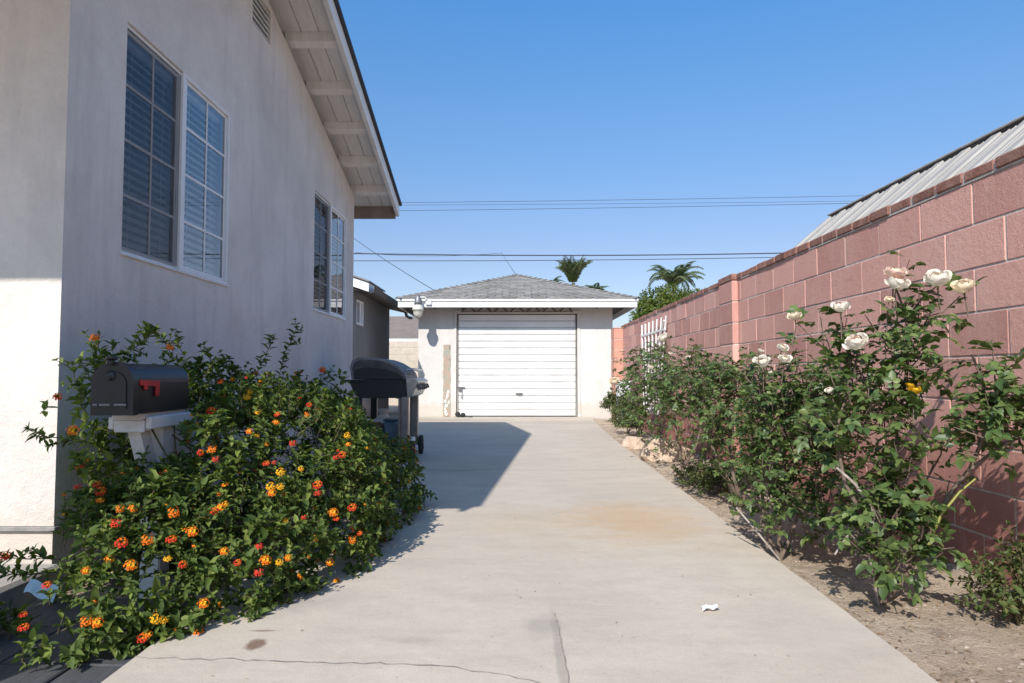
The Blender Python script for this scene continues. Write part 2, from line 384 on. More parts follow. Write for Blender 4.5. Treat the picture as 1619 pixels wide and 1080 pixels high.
# ------------------------------------------------------------------ foliage
LEAF_V=np.array([(0,0,0),(.33,0,-.03),(.7,0,-.04),(1,0,-.14),(.3,.42,.09),(.68,.33,.05),(.3,-.42,.09),(.68,-.33,.05)],float)
LEAF_F=[(0,1,4),(1,2,5,4),(2,3,5),(0,6,1),(1,6,7,2),(2,7,3)]
SMALL_V=np.array([(0,0,0),(.5,0,-.04),(1,0,-.1),(.45,.4,.08),(.45,-.4,.08)],float)
SMALL_F=[(0,1,3),(1,2,3),(0,4,1),(1,4,2)]
class Leaves:
    def __init__(s,tv=LEAF_V,tf=LEAF_F): s.a=[]; s.tv=tv; s.tf=tf
    def add(s,p,d,n,L,W): s.a.append((p[0],p[1],p[2],d[0],d[1],d[2],n[0],n[1],n[2],L,W))
    def build(s,name,mats,parent):
        A=np.array(s.a); P=A[:,0:3]; D=A[:,3:6]; D/=np.linalg.norm(D,axis=1)[:,None]+1e-9
        V=np.cross(A[:,6:9],D); V/=np.linalg.norm(V,axis=1)[:,None]+1e-9; W=np.cross(D,V)
        L=A[:,9][:,None,None]; Wd=A[:,10][:,None,None]; t=s.tv
        curl=(0.4+NR.rand(len(A)))[:,None,None]
        vs=P[:,None,:]+D[:,None,:]*t[None,:,0:1]*L+V[:,None,:]*t[None,:,1:2]*Wd+W[:,None,:]*t[None,:,2:3]*L*curl*1.4
        n=len(A); k=len(t); vs=vs.reshape(-1,3)
        o=world_loc(parent); vs=vs-np.array([o.x,o.y,o.z])
        loops=[];starts=[];tot=[];off=0
        base=np.arange(n)*k
        # build the loops leaf by leaf
        per=np.array([i for f in s.tf for i in f]); lens=np.array([len(f) for f in s.tf])
        li=(base[:,None]+per[None,:]).reshape(-1)
        ls=np.concatenate([[0],np.cumsum(lens)[:-1]]); st=(np.arange(n)[:,None]*len(per)+ls[None,:]).reshape(-1); tt=np.tile(lens,n)
        me=bpy.data.meshes.new(name); me.vertices.add(len(vs)); me.vertices.foreach_set('co',vs.astype(np.float32).reshape(-1))
        me.loops.add(len(li)); me.loops.foreach_set('vertex_index',li.astype(np.int32))
        me.polygons.add(len(st)); me.polygons.foreach_set('loop_start',st.astype(np.int32)); me.polygons.foreach_set('loop_total',tt.astype(np.int32))
        me.update(calc_edges=True); me.validate()
        me.materials.append(mats)
        ob=bpy.data.objects.new(name,me); COL.objects.link(ob); ob.parent=parent; return ob

def rv(a=1.0): return Vector((R.uniform(-a,a),R.uniform(-a,a),R.uniform(-a,a)))
def shoot(LV,ST,p,d,length,leaf,pitch=.026,rad=.0022,sides=4,width=.62,droop=.25,taper=.5,stem=True):
    """a twig with opposite leaf pairs; returns its tip"""
    p=Vector(p); d=Vector(d).normalized(); n=max(2,int(length/pitch)); pts=[p.copy()]
    ax=d.cross(Vector((0,0,1)));  ax=ax.normalized() if ax.length>.01 else Vector((1,0,0))
    rot=R.uniform(0,PI)
    for i in range(n):
        d=(d+Vector((0,0,-droop*.06))+rv(.07)).normalized(); p=p+d*pitch; pts.append(p.copy())
        rot+=PI/2+R.uniform(-.3,.3)
        a=(Matrix.Rotation(rot,3,d)@ax); a=(a-d*a.dot(d)).normalized()
        t=i/n; L=leaf*(1-taper*t*t)*R.uniform(.7,1.15)
        for sgn in (1,-1):
            ld=(a*sgn*.9+d*.45+Vector((0,0,.12))+rv(.22)).normalized()
            nn=(d*.6+Vector((0,0,1.))+rv(.35)); 
            LV.add(p,ld,nn,L,L*width*.95)
    for k in range(3):
        ld=(d+rv(.5)).normalized(); LV.add(p,ld,Vector((0,0,1))+rv(.5),leaf*.5,leaf*.3)
    if stem and ST is not None: ST.tube([pts[0],pts[len(pts)//2],pts[-1]],[rad,rad*.8,rad*.5],sides,cap=False)
    return pts[-1],d
def rose_leaf(LV,p,d,L):
    """a compound leaf: five leaflets on one stalk"""
    d=Vector(d).normalized(); up=(Vector((0,0,1))+rv(.35)).normalized(); s=d.cross(up).normalized(); up=s.cross(d)
    q=Vector(p)+d*L*.45
    LV.add(q+d*L*.25,d+Vector((0,0,-.15)),up+rv(.2),L*.60*R.uniform(.7,1.1),L*.44)
    for t,k in ((.18,.48),(-.10,.38)):
        for sg in (1,-1):
            LV.add(q+d*L*t,(s*sg*.95+d*.4+Vector((0,0,-.1))+rv(.12)),up+rv(.25),L*k*R.uniform(.75,1.15),L*k*.80)
def rose_shoot(LV,ST,p,d,length,leaf,pitch=.035,rad=.003):
    p=Vector(p); d=Vector(d).normalized(); n=max(2,int(length/pitch)); pts=[p.copy()]; rot=R.uniform(0,6)
    ax=d.cross(Vector((.1,.2,1))).normalized()
    for i in range(n):
        d=(d+rv(.09)+Vector((0,0,.02))).normalized(); p=p+d*pitch; pts.append(p.copy()); rot+=2.4
        a=(Matrix.Rotation(rot,3,d)@ax)
        rose_leaf(LV,p,(a*.9+d*.35+Vector((0,0,-.12))),leaf*R.uniform(.75,1.15))
    ST.tube([pts[0],pts[len(pts)//2],pts[-1]],[rad,rad*.8,rad*.6],5,cap=False)
    return pts[-1],d

def flower_mesh(name,inner,outer,rad=.024,seed=1):
    rr=random.Random(seed); mb=MB()
    n=26
    for i in range(n):
        ph=math.acos(1-.95*(i+.5)/n); th=i*2.399
        c=Vector((math.sin(ph)*math.cos(th),math.sin(ph)*math.sin(th),math.cos(ph)*.62))*rad*rr.uniform(.82,1.15)
        if rr.random()<.14: continue
        nn=Vector((c.x,c.y,c.z*1.6+.004)).normalized(); a=nn.orthogonal().normalized(); b=nn.cross(a); r=rad*.30*rr.uniform(.85,1.1); o=rr.uniform(0,1)
        pts=[c+(a*math.cos(o+2*PI*k/8)+b*math.sin(o+2*PI*k/8))*r*(1 if k%2 else .62)+nn*(.0012 if k%2 else 0) for k in range(8)]
        mi=0 if ph<.75 else 1
        if rr.random()<.12: mi=1-mi
        mb.raw([c-nn*.0015]+pts,[(0,k+1,(k+1)%8+1) for k in range(8)],mi)
    # little green base
    mb.raw([(0,0,-.012)]+[(math.cos(k)*rad*.7,math.sin(k)*rad*.7,-.001) for k in range(6)],[(0,(k+1)%6+1,k+1) for k in range(6)],2)
    me=bpy.data.meshes.new(name); me.from_pydata(mb.v,[],mb.f)
    for m in (inner,outer,M['lantana']): me.materials.append(m)
    me.polygons.foreach_set('material_index',mb.m); me.update(); return me
FL=[flower_mesh('flower_head',M['fl_yellow'],M['fl_orange'],.025,1),flower_mesh('flower_head',M['fl_orange'],M['fl_red'],.024,2),
    flower_mesh('flower_head',M['fl_yellow'],M['fl_yellow'],.023,3),flower_mesh('flower_head',M['fl_orange'],M['fl_orange'],.026,4),flower_mesh('flower_head',M['fl_pink'],M['fl_red'],.019,5)]
def put_mesh(name,me,parent,p,d,s=1.0,roll=0):
    o=bpy.data.objects.new(name,me); COL.objects.link(o)
    q=Vector(d).normalized().to_track_quat('Z','Y')
    o.rotation_euler=(q.to_matrix()@Matrix.Rotation(roll,3,'Z')).to_euler(); o.scale=(s,s,s)
    if parent: o.parent=parent; o.location=Vector(p)-world_loc(parent)
    else: o.location=p
    return o
def bloom_mesh(name,mat,core,openness=1.0,seed=3):
    rr=random.Random(seed); mb=MB(); R0=.040
    layers=[(6,1.0,1.25,.42),(6,.90,1.02,.25),(6,.78,.82,.10),(5,.62,.62,.0),(4,.45,.45,-.05),(3,.28,.3,-.1)]
    for li,(n,rs,pt,flare) in enumerate(layers):
        for k in range(n):
            a0=2*PI*(k+.5*(li%2)+rr.uniform(-.15,.15))/n; Rl=R0*rs*rr.uniform(.94,1.06); top=pt*openness*rr.uniform(.8,1.2); grid=[]
            nu,nv=7,7; hw=(PI/n)*1.35; ph0=rr.uniform(0,6)
            for i in range(nu):
                u=i/(nu-1); ph=2.5+(top-2.5)*u
                for j in range(nv):
                    v=(j/(nv-1)-.5)*2
                    uu=ph+.30*v*v*u; az=a0+hw*v*math.sin(PI*(.12+.62*u))
                    r=Rl*(1+flare*u**3)+.0022*math.sin(v*4+ph0)*u*u+.0015*math.sin(u*9+ph0)
                    x=r*math.sin(uu)*math.cos(az); y=r*math.sin(uu)*math.sin(az); z=r*math.cos(uu)*.92+.024
                    grid.append((x,y,z))
            fs=[(i*nv+j,i*nv+j+1,(i+1)*nv+j+1,(i+1)*nv+j) for i in range(nu-1) for j in range(nv-1)]
            mb.raw(grid,fs,1 if li>=3 else 0,True)
    for k in range(5):
        a=2*PI*k/5; mb.raw([(0,0,-.01),(.012*math.cos(a-.4),.012*math.sin(a-.4),-.004),(.03*math.cos(a),.03*math.sin(a),-.012),(.012*math.cos(a+.4),.012*math.sin(a+.4),-.004)],[(0,1,2,3)],2)
    mb.tube([(0,0,-.05),(0,0,0)],[.002,.006],6,m=2)
    me=bpy.data.meshes.new(name); me.from_pydata(mb.v,[],mb.f)
    for m in (mat,core,M['roseleaf']): me.materials.append(m)
    me.polygons.foreach_set('material_index',mb.m); me.polygons.foreach_set('use_smooth',mb.smooth); me.update(); return me
BL={'w':bloom_mesh('rose_bloom',M['rose_white'],M['rose_cream'],1.0,3),'c':bloom_mesh('rose_bloom',M['rose_cream'],M['rose_cream'],.95,4),
    'p':bloom_mesh('rose_bloom',M['rose_white'],M['rose_pink'],1.05,5),'k':bloom_mesh('rose_bloom',M['rose_pink'],M['rose_cream'],1.05,6),'y':bloom_mesh('rose_bloom',M['rose_yellow'],M['rose_yellow'],1.1,7)}
#@@SETTING
# ------------------------------------------------------------------ ground
def grid(name,x0,x1,y0,y1,nx,ny,hf,mat,kind='structure',label=None):
    v=[];f=[]
    for j in range(ny+1):
        for i in range(nx+1):
            x=x0+(x1-x0)*i/nx; y=y0+(y1-y0)*j/ny; v.append((x,y,hf(x,y)))
    for j in range(ny):
        for i in range(nx):
            a=j*(nx+1)+i; f.append((a,a+1,a+nx+2,a+nx+1))
    o=make(name,(v,f,None,[True]*len(f)),mat); 
    if kind: o['kind']=kind
    return o
mb=MB(); mb.face([(-400,-400,-.14),(400,-400,-.14),(400,700,-.14),(-400,700,-.14)])
tag(make('ground',mb,M['soil']),kind='structure')
from mathutils import noise as mn
def soilh(x,y): return -.045+.018*mn.noise(Vector((x*2.3,y*2.3,0)))+.010*mn.noise(Vector((x*9,y*9,3)))+.006*mn.noise(Vector((x*22,y*22,5)))+.02*max(0,(x-1.9))
grid('soil_bed',1.0,2.20,.3,14.2,48,420,soilh,M['soil'])
def soilh2(x,y): return -.05+.012*mn.noise(Vector((x*3,y*3,9)))+.006*mn.noise(Vector((x*14,y*14,3)))
grid('planting_bed',-1.99,-1.0,2.3,6.6,40,150,soilh2,M['soil'])
# driveway slab: outline with the slightly curving right edge
right=[(1.215,-3),(1.213,1.9),(1.235,2.6),(1.245,3.1),(1.27,4.3),(1.285,5.6),(1.31,6.7),(1.36,9.0),(1.47,12.0),(1.55,13.2),(1.66,14.2)]
left=[(-6.5,14.2),(-6.5,6.6),(-1.05,6.6),(-.98,5.2),(-.98,3.3),(-1.185,3.0),(-1.18,2.3),(-1.18,-3)]
# smooth the right edge a little
out=[]
for i in range(len(right)-1):
    a,b=right[i],right[i+1]; n=max(1,int((b[1]-a[1])/.12))
    for k in range(n):
        t=k/n; out.append((a[0]+(b[0]-a[0])*t+R.uniform(-.004,.004),a[1]+(b[1]-a[1])*t))
out.append(right[-1])
def slab(name,outline,top,thick,mat,parent=None):
    mb=MB(); n=len(outline)
    mb.face([(x,y,top) for x,y in outline])
    for i in range(n):
        a,b=outline[i],outline[(i+1)%n]; mb.face([(a[0],a[1],top-thick),(b[0],b[1],top-thick),(b[0],b[1],top),(a[0],a[1],top)])
    return make(name,mb,mat,parent)
drv=slab('driveway',out+left,0,.16,M['concrete']); drv['kind']='structure'
slab('side_yard_slab',[(-6.5,14.204),(-2.02,14.204),(-2.02,19.5),(-6.5,19.5)],-.004,.12,M['concrete'])['kind']='structure'
def crack(pts,w0=.004,jit=.012,seed=0):
    rr=random.Random(seed); mb=MB(); P=[]
    for a,b in zip(pts[:-1],pts[1:]):
        a=Vector((a[0],a[1],0)); b=Vector((b[0],b[1],0)); n=max(2,int((b-a).length/.035))
        for k in range(n): P.append(a.lerp(b,k/n)+Vector((rr.uniform(-1,1),rr.uniform(-1,1),0))*jit*.5)
    P.append(Vector((pts[-1][0],pts[-1][1],0)))
    for i in range(len(P)-1):
        d=(P[i+1]-P[i]).normalized(); s=Vector((-d.y,d.x,0)); t=i/len(P); w=w0*(.5+rr.random())*(1-.6*abs(2*t-1)); w2=w0*(.5+rr.random())*.7
        z=Vector((0,0,.004)); mb.face([P[i]-s*w+z,P[i]+s*w+z,P[i+1]+s*w2+z,P[i+1]-s*w2+z])
    make('crack',mb,M['crack'],drv)
crack([(-1.17,2.16),(-.9,2.15),(-.62,2.13),(-.42,2.12),(-.22,2.10),(-.05,2.05),(.11,1.97)],.0022,.02,1)
crack([(-1.05,6.95),(-.9,6.5),(-.82,6.33)],.005,.03,2)
crack([(-.85,6.28),(-.55,6.25),(-.3,6.38),(-.05,6.40)],.006,.03,3)
crack([(.16,1.75),(.157,2.1),(.152,2.56)],.0025,.006,4)
# porch slab and near-left boards, shade put into the boards' colour
mb=MB(); mb.box(-6,-1.5,-.12,-1.95,2.99,.065,0,.015); tag(make('porch_floor',mb,M['grey_slab']),kind='structure')
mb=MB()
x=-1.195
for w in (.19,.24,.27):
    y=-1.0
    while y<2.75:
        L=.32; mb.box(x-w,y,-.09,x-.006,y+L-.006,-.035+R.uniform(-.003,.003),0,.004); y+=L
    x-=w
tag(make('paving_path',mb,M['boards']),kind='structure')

# ------------------------------------------------------------------ main house
HX=-2.0
house=thing('stucco_house','pale mottled stucco house with a gable and white gridded windows, left of the driveway','house',(-4.5,5.7,0))
def wall_grid(mb,plane,a,fixed,u0,u1,v0,v1,holes,th,m=0):
    """rectangular wall with holes; plane 'x' => wall at x=fixed facing a*x; u along y, v along z"""
    us=sorted({u0,u1,*[h[0] for h in holes],*[h[1] for h in holes]}); vs=sorted({v0,v1,*[h[2] for h in holes],*[h[3] for h in holes]})
    def P(u,v,d): return (fixed-a*d,u,v) if plane=='x' else (u,fixed-a*d,v)
    for i in range(len(us)-1):
        for j in range(len(vs)-1):
            uc=(us[i]+us[i+1])/2; vc=(vs[j]+vs[j+1])/2
            if any(h[0]<uc<h[1] and h[2]<vc<h[3] for h in holes): continue
            mb.face([P(us[i],vs[j],0),P(us[i+1],vs[j],0),P(us[i+1],vs[j+1],0),P(us[i],vs[j+1],0)],m)
    for h in holes:
        c=[(h[0],h[2]),(h[1],h[2]),(h[1],h[3]),(h[0],h[3])]
        for k in range(4):
            p,q=c[k],c[(k+1)%4]; mb.face([P(*p,0),P(*q,0),P(*q,th),P(*p,th)],m)
W1=(3.45,4.73,1.50,2.71); W2=(6.79,8.09,1.53,2.74)
RZ,RY,PITCH=4.12,5.3,.27
def rz(y): return RZ-PITCH*abs(y-RY)
mb=MB()
wall_grid(mb,'x',1,HX,3.0,8.47,.22,3.0,[W1,W2],.14)
VENT=(5.1,5.48,3.58,3.86)
# gable above, with the vent opening
ZT=lambda y: rz(y)-.16
ys=[3.0,VENT[0],5.3,VENT[1],8.47]
for a,b in zip(ys[:-1],ys[1:]):
    if VENT[0]<=a and b<=VENT[1]:
        mb.face([(HX,a,3.0),(HX,b,3.0),(HX,b,VENT[2]),(HX,a,VENT[2])]); mb.face([(HX,a,VENT[3]),(HX,b,VENT[3]),(HX,b,ZT(b)),(HX,a,ZT(a))])
    else: mb.face([(HX,a,3.0),(HX,b,3.0),(HX,b,ZT(b)),(HX,a,ZT(a))])
for (p,q) in (((VENT[0],VENT[2]),(VENT[1],VENT[2])),((VENT[1],VENT[2]),(VENT[1],VENT[3])),((VENT[1],VENT[3]),(VENT[0],VENT[3])),((VENT[0],VENT[3]),(VENT[0],VENT[2]))):
    mb.face([(HX,*p),(HX,*q),(HX-.1,*q),(HX-.1,*p)])
mb.face([(HX,3.0,.22),(-9,3.0,.22),(-9,3.0,3.55),(HX,3.0,3.3)])    # front wall under the porch roof
mb.face([(HX,8.47,.0),(-9,8.47,.0),(-9,8.47,3.1),(HX,8.47,3.1)])
mb.face([(-9,3,.2),(-9,8.47,.2),(-9,8.47,3.2),(-9,5.3,4.0),(-9,3,3.3)])
mb.face([(HX,3,3.0),(HX,3,ZT(3.0)),(HX-.02,3,3.3)])
make('wall',mb,M['stucco_side'],house)
mb=MB()   # foundation below the drip screed
mb.box(-9,3.012,-.12,HX-.012,8.46,.195); f_=make('foundation',mb,M['stucco_side'],house)
mb=MB(); mb.box(-9,2.992,.198,HX+.008,8.478,.218,0,.003); make('drip_screed',mb,pm('screed_dirty',(.30,.28,.27),(.2,.19,.18),20,.9),house)
# vent louvre
mb=MB()
for k in range(6):
    z=VENT[2]+.02+k*.046; mb.face([(HX-.01,VENT[0],z),(HX-.01,VENT[1],z),(HX-.05,VENT[1],z+.016),(HX-.05,VENT[0],z+.016)]); mb.face([(HX-.01,VENT[0],z),(HX-.01,VENT[1],z),(HX-.01,VENT[1],z+.01),(HX-.01,VENT[0],z+.01)])
v=make('gable_vent',mb,M['white'],house)
mb=MB(); mb.face([(HX-.095,VENT[0],VENT[2]),(HX-.095,VENT[1],VENT[2]),(HX-.095,VENT[1],VENT[3]),(HX-.095,VENT[0],VENT[3])]); make('vent_backing',mb,M['slate'],v)
# roof: shingle sheets, soffit boards, lookouts, barge board
RX0,RX1=-9.5,-1.56; FY0,FY1=1.12,8.95
mb=MB()
for (ya,yb) in ((FY0-.03,RY),(RY,FY1+.03)):
    za,zb=rz(ya)+.02,rz(yb)+.02
    mb.extrude([(ya,za),(yb,zb),(yb,zb-.03),(ya,za-.03)],'x',RX0,RX1+.075)
roof=make('roof',mb,M['roofdark'],house)
mb=MB()
for (ya,yb) in ((FY0,RY),(RY,FY1)):
    for i in range(3):
        xa=RX1-.012-i*.158; xb=xa-.150
        if i==2: xb=RX0
        za,zb=rz(ya)-.015,rz(yb)-.015
        mb.extrude([(ya,za),(yb,zb),(yb,zb-.02),(ya,za-.02)],'x',xb,xa)
    mb.extrude([(ya,rz(ya)-.012),(yb,rz(yb)-.012),(yb,rz(yb)-.016),(ya,rz(ya)-.016)],'x',RX0,RX1)
make('soffit',mb,M['soffit'],roof)
for (ya,yb) in ((FY0-.02,RY),(RY,FY1+.02)):
    mb=MB(); za,zb=rz(ya)-.012,rz(yb)-.012
    mb.extrude([(ya,za),(yb,zb),(yb,zb-.145),(ya,za-.145)],'x',RX1+.002,RX1+.042)
    make('barge_board',mb,M['white'],roof)
k=-7
for i in range(-6,6):
    y=5.96+.625*i
    if y>8.7 or y<1.2: continue
    s=-PITCH if y>RY else PITCH; t=.042
    mb=MB(); z=rz(y)-.037
    mb.extrude([(y-t,z-s*t),(y+t,z+s*t),(y+t,z+s*t-.085),(y-t,z-s*t-.085)],'x',HX-.03 if y>3 else -6.5,RX1)
    make('lookout',mb,M['soffit'],roof)
mb=MB(); mb.box(RX0,FY1-.035,rz(FY1)-.20,RX1,FY1,rz(FY1)-.04,0,.004); make('eave_fascia',mb,M['soffit_brown'],roof)
mb=MB(); mb.box(RX0,FY0,rz(FY0)-.10,RX1,FY0+.035,rz(FY0)-.04,0,.004); make('eave_fascia',mb,M['white'],roof)
mb=MB(); mb.box(-2.50,.75,.065,-2.00,1.06,rz(.9)-.16,0,.01); make('shade_post',mb,M['stucco_side'],house)  # unseen post, placed and widened to shade the mailbox and left lantana

def window(parent,w,name='window',blinds=True,split=.49,depth=.045):
    y0,y1,z0,z1=w; x=HX; mid=y0+(y1-y0)*split
    mb=MB(); fw=.022
    # outer vinyl frame, just proud of the stucco
    def ring(a,b,c,d,w_,xa,xb):
        mb.box(xa,a,c,xb,b,c+w_,0,.003); mb.box(xa,a,d-w_,xb,b,d,0,.003); mb.box(xa,a,c+w_,xb,a+w_,d-w_,0,.003); mb.box(xa,b-w_,c+w_,xb,b,d-w_,0,.003)
    ring(y0+.001,mid-.031,z0+.001,z1-.001,fw*.8,x-.055,x-.014); ring(mid-.03,y1-.001,z0+.001,z1-.001,fw,x-.055,x+.004)
    mb.box(x-.05,mid-.008,z0+fw,x-.002,mid+.03,z1-fw,0,.003)
    fr=make(name,mb,M['vinyl'],parent)
    # sashes
    for si,(a,b,xo) in enumerate(((y0+fw,mid-.03,x-.034),(mid+.03,y1-fw,x-.022))):
        mb=MB(); sw=.02
        ring(a+.001,b-.001,z0+fw+.001,z1-fw-.001,sw,xo-.010,xo+.010)
        mb.box(xo+.004,(a+b)/2-.007,z0+fw+sw,xo+.009,(a+b)/2+.007,z1-fw-sw)
        for k in (1,2,3):
            z=z0+fw+(z1-z0-2*fw)*k/4; mb.box(xo+.004,a+sw,z-.008,xo+.0085,(a+b)/2-.007,z+.008); mb.box(xo+.004,(a+b)/2+.007,z-.008,xo+.0085,b-sw,z+.008)
        make('sash',mb,M['vinyl'],fr)
        mb=MB(); mb.face([(xo+.0035,a+sw*.5,z0+fw),(xo+.0035,b-sw*.5,z0+fw),(xo+.0035,b-sw*.5,z1-fw),(xo+.0035,a+sw*.5,z1-fw)])
        make('pane',mb,M['glass'],fr)
        if si==0:
            mb=MB(); xs=x-.012; mb.face([(xs,a-.004,z0+fw),(xs,b+.02,z0+fw),(xs,b+.02,z1-fw),(xs,a-.004,z1-fw)]); make('insect_screen',mb,M['screen'],fr)
    if blinds:
        mb=MB(); z=z0+.03; n=0
        while z<z1-.05:
            xb=x-.075; mb.face([(xb-.014,y0+.02,z+.022),(xb+.014,y0+.02,z-.014),(xb+.014,y1-.02,z-.014),(xb-.014,y1-.02,z+.022)]); z+=.046; n+=1
        mb.box(x-.10,y0+.02,z1-.07,x-.058,y1-.02,z1-.01)
        for yy in (y0+.15,y0+.48,y1-.48,y1-.15): mb.box(x-.059,yy,z0+.03,x-.057,yy+.004,z1-.07)
        make('blind',mb,M['blind'],fr)
    mb=MB(); xb=x-.45
    mb.face([(xb,y0-.3,z0-.3),(xb,y1+.3,z0-.3),(xb,y1+.3,z1+.3),(xb,y0-.3,z1+.3)])
    for q in ([(xb,y0-.3,z0-.3),(x-.142,y0-.3,z0-.3),(x-.142,y0-.3,z1+.3),(xb,y0-.3,z1+.3)],[(xb,y1+.3,z0-.3),(x-.142,y1+.3,z0-.3),(x-.142,y1+.3,z1+.3),(xb,y1+.3,z1+.3)],
              [(xb,y0-.3,z0-.3),(xb,y1+.3,z0-.3),(x-.142,y1+.3,z0-.3),(x-.142,y0-.3,z0-.3)],[(xb,y0-.3,z1+.3),(xb,y1+.3,z1+.3),(x-.142,y1+.3,z1+.3),(x-.142,y0-.3,z1+.3)]): mb.face(q)
    make('dark_room',mb,M['slate'],fr)
    mb=MB(); mb.box(x-.001,y0-.012,z0-.012,x+.012,y1+.012,z0-.001,0,.003); make('sill',mb,M['white'],fr)
    return fr
window(house,W1); window(house,W2)

# ------------------------------------------------------------------ low grey wing behind the house
WX=-2.2; WK=1.34
wing=thing('grey_outbuilding','low dark grey stucco outbuilding with white fascia and gutter, between house and garage','building',(-4.0,10.4,0))
mb=MB(); ww=(9.5,9.92,1.58,1.93)
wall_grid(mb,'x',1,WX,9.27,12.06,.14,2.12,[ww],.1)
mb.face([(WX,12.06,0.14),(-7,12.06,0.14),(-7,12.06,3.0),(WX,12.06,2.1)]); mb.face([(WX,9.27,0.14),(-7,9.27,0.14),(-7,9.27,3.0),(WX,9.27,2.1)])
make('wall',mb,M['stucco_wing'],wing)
mb=MB(); mb.extrude([(-1.98,2.02),(-7,3.2),(-7,3.26),(-1.98,2.08)],'y',9.24,12.25); wr=make('roof',mb,M['shingle'],wing)
mb=MB(); mb.extrude([(-1.99,2.012),(-7,3.192),(-7,3.17),(-1.99,1.99)],'y',9.24,12.24); make('eave_soffit',mb,M['dark_wood'],wr)
mb=MB(); mb.extrude([(-1.975,1.985),(-1.90,1.99),(-1.885,2.07),(-1.895,2.07),(-1.905,2.0),(-1.975,1.995)],'y',9.22,12.28)
gt=make('gutter',mb,M['dark_wood'],wing)
mb=MB(); mb.tube([(-1.93,12.18,1.99),(-1.92,12.2,1.93),(-1.88,12.25,1.90),(-1.85,12.32,1.90)],.028,10); make('downspout',mb,M['dull_steel'],gt)
mb=MB(); mb.extrude([(-1.965,2.0),(-3.6,2.56),(-3.6,2.69),(-1.965,2.125)],'y',9.2,9.235)
mb.extrude([(-1.965,2.0),(-2.0,2.012),(-2.0,2.137),(-1.965,2.125)],'y',9.235,10.3)
make('white_fascia',mb,M['white'],wing)
mb=MB(); mb.extrude([(-1.95,2.128),(-3.6,2.695),(-3.6,2.72),(-1.95,2.15)],'y',9.17,10.33); make('upper_roof',mb,M['shingle'],wing)
mb=MB(); y0,y1,z0,z1=ww
mb.box(WX-.03,y0,z0,WX+.012,y1,z0+.03); mb.box(WX-.03,y0,z1-.03,WX+.012,y1,z1); mb.box(WX-.03,y0,z0+.03,WX+.012,y0+.03,z1-.03); mb.box(WX-.03,y1-.03,z0+.03,WX+.012,y1,z1-.03); mb.box(WX-.03,(y0+y1)/2-.01,z0+.03,WX+.006,(y0+y1)/2+.02,z1-.03)
wf=make('window',mb,M['vinyl'],wing)
mb=MB(); mb.face([(WX-.02,y0,z0),(WX-.02,(y0+y1)/2,z0),(WX-.02,(y0+y1)/2,z1),(WX-.02,y0,z1)]); make('pane',mb,M['slate'],wf)
mb=MB(); mb.face([(WX-.02,(y0+y1)/2,z0),(WX-.02,y1,z0),(WX-.02,y1,z1),(WX-.02,(y0+y1)/2,z1)]); make('curtain',mb,M['blind'],wf)

for o in [wing]+list(wing.children_recursive):
    if o.type=='MESH':
        off=world_loc(o)
        for v in o.data.vertices: v.co=Vector(((v.co.x+off.x)*WK-off.x,(v.co.y+off.y)*WK-off.y,(v.co.z+off.z-CAMZ)*WK+CAMZ-off.z))
# ------------------------------------------------------------------ garage
GY=14.24; GX0,GX1=-1.99,2.07; DX0,DX1,DZ=-1.145,1.285,2.13
gar=thing('detached_garage','small pale stucco garage with grey hipped roof and white door ending the driveway','garage',(.04,16.2,0))
mb=MB(); wall_grid(mb,'y',-1,GY,GX0,GX1,-.06,2.5,[(DX0-.045,DX1+.045,-.06,DZ+.02)],.12)
mb.face([(GX0,GY,-.06),(GX0,18.4,-.06),(GX0,18.4,2.5),(GX0,GY,2.5)]); mb.face([(GX1,GY,-.06),(GX1,18.4,-.06),(GX1,18.4,2.5),(GX1,GY,2.5)]); mb.face([(GX0,18.4,-.06),(GX1,18.4,-.06),(GX1,18.4,2.5),(GX0,18.4,2.5)])
make('wall',mb,M['stucco_garage'],gar)
EX0,EX1,EY0,EY1=-2.34,2.50,13.75,18.85; ZE=2.41; ry0=EY0+2.42; ry1=EY1-2.42; cx=(EX0+EX1)/2; ZR=3.24
mb=MB()
def hip(mb,e,z0,z1):
    a=(EX0-e,EY0-e,z0); b=(EX1+e,EY0-e,z0); c=(EX1+e,EY1+e,z0); d=(EX0-e,EY1+e,z0); p=(cx,ry0,z1); q=(cx,ry1,z1)
    for tri in ((a,b,p),(b,c,q,p),(c,d,q),(d,a,p,q)): mb.face(tri)
# shingle courses: real steps
rows=17
for r in range(rows):
    t0=r/rows; t1=(r+1)/rows+.012
    def ringp(t,dz):
        e=-2.42*t; z=ZE+(ZR-ZE)*t+dz
        return [(EX0-.03-e if False else EX0-.03+2.45*t,EY0-.03+2.45*t,z),(EX1+.03-2.45*t,EY0-.03+2.45*t,z),(EX1+.03-2.45*t,EY1+.03-2.45*t,z),(EX0-.03+2.45*t,EY1+.03-2.45*t,z)]
    A=ringp(t0,.014); B=ringp(min(t1,1.0),.004); A0=ringp(t0,.0)
    for k in range(4):
        # each side split into tabs of uneven tone
        L=(Vector(A[(k+1)%4])-Vector(A[k])).length; n=max(1,int(L/.30)); o=.5*(r%2)
        for i in range(n):
            u0=i/n; u1=(i+1)/n-.004
            pa=Vector(A[k]).lerp(Vector(A[(k+1)%4]),u0); pb=Vector(A[k]).lerp(Vector(A[(k+1)%4]),u1)
            qa=Vector(B[k]).lerp(Vector(B[(k+1)%4]),u0); qb=Vector(B[k]).lerp(Vector(B[(k+1)%4]),u1)
            dz=Vector((0,0,R.uniform(-.002,.004)))
            mb.raw([pa+dz,pb+dz,qb+dz,qa+dz,pa-Vector((0,0,.014)),pb-Vector((0,0,.014))],[(0,1,2,3),(4,5,1,0)])
M['tab']=pm('shingle_tab',(.255,.238,.218),(.165,.153,.142),12,.95,.6,60,island=.22)
groof=make('roof',mb,M['tab'],gar)
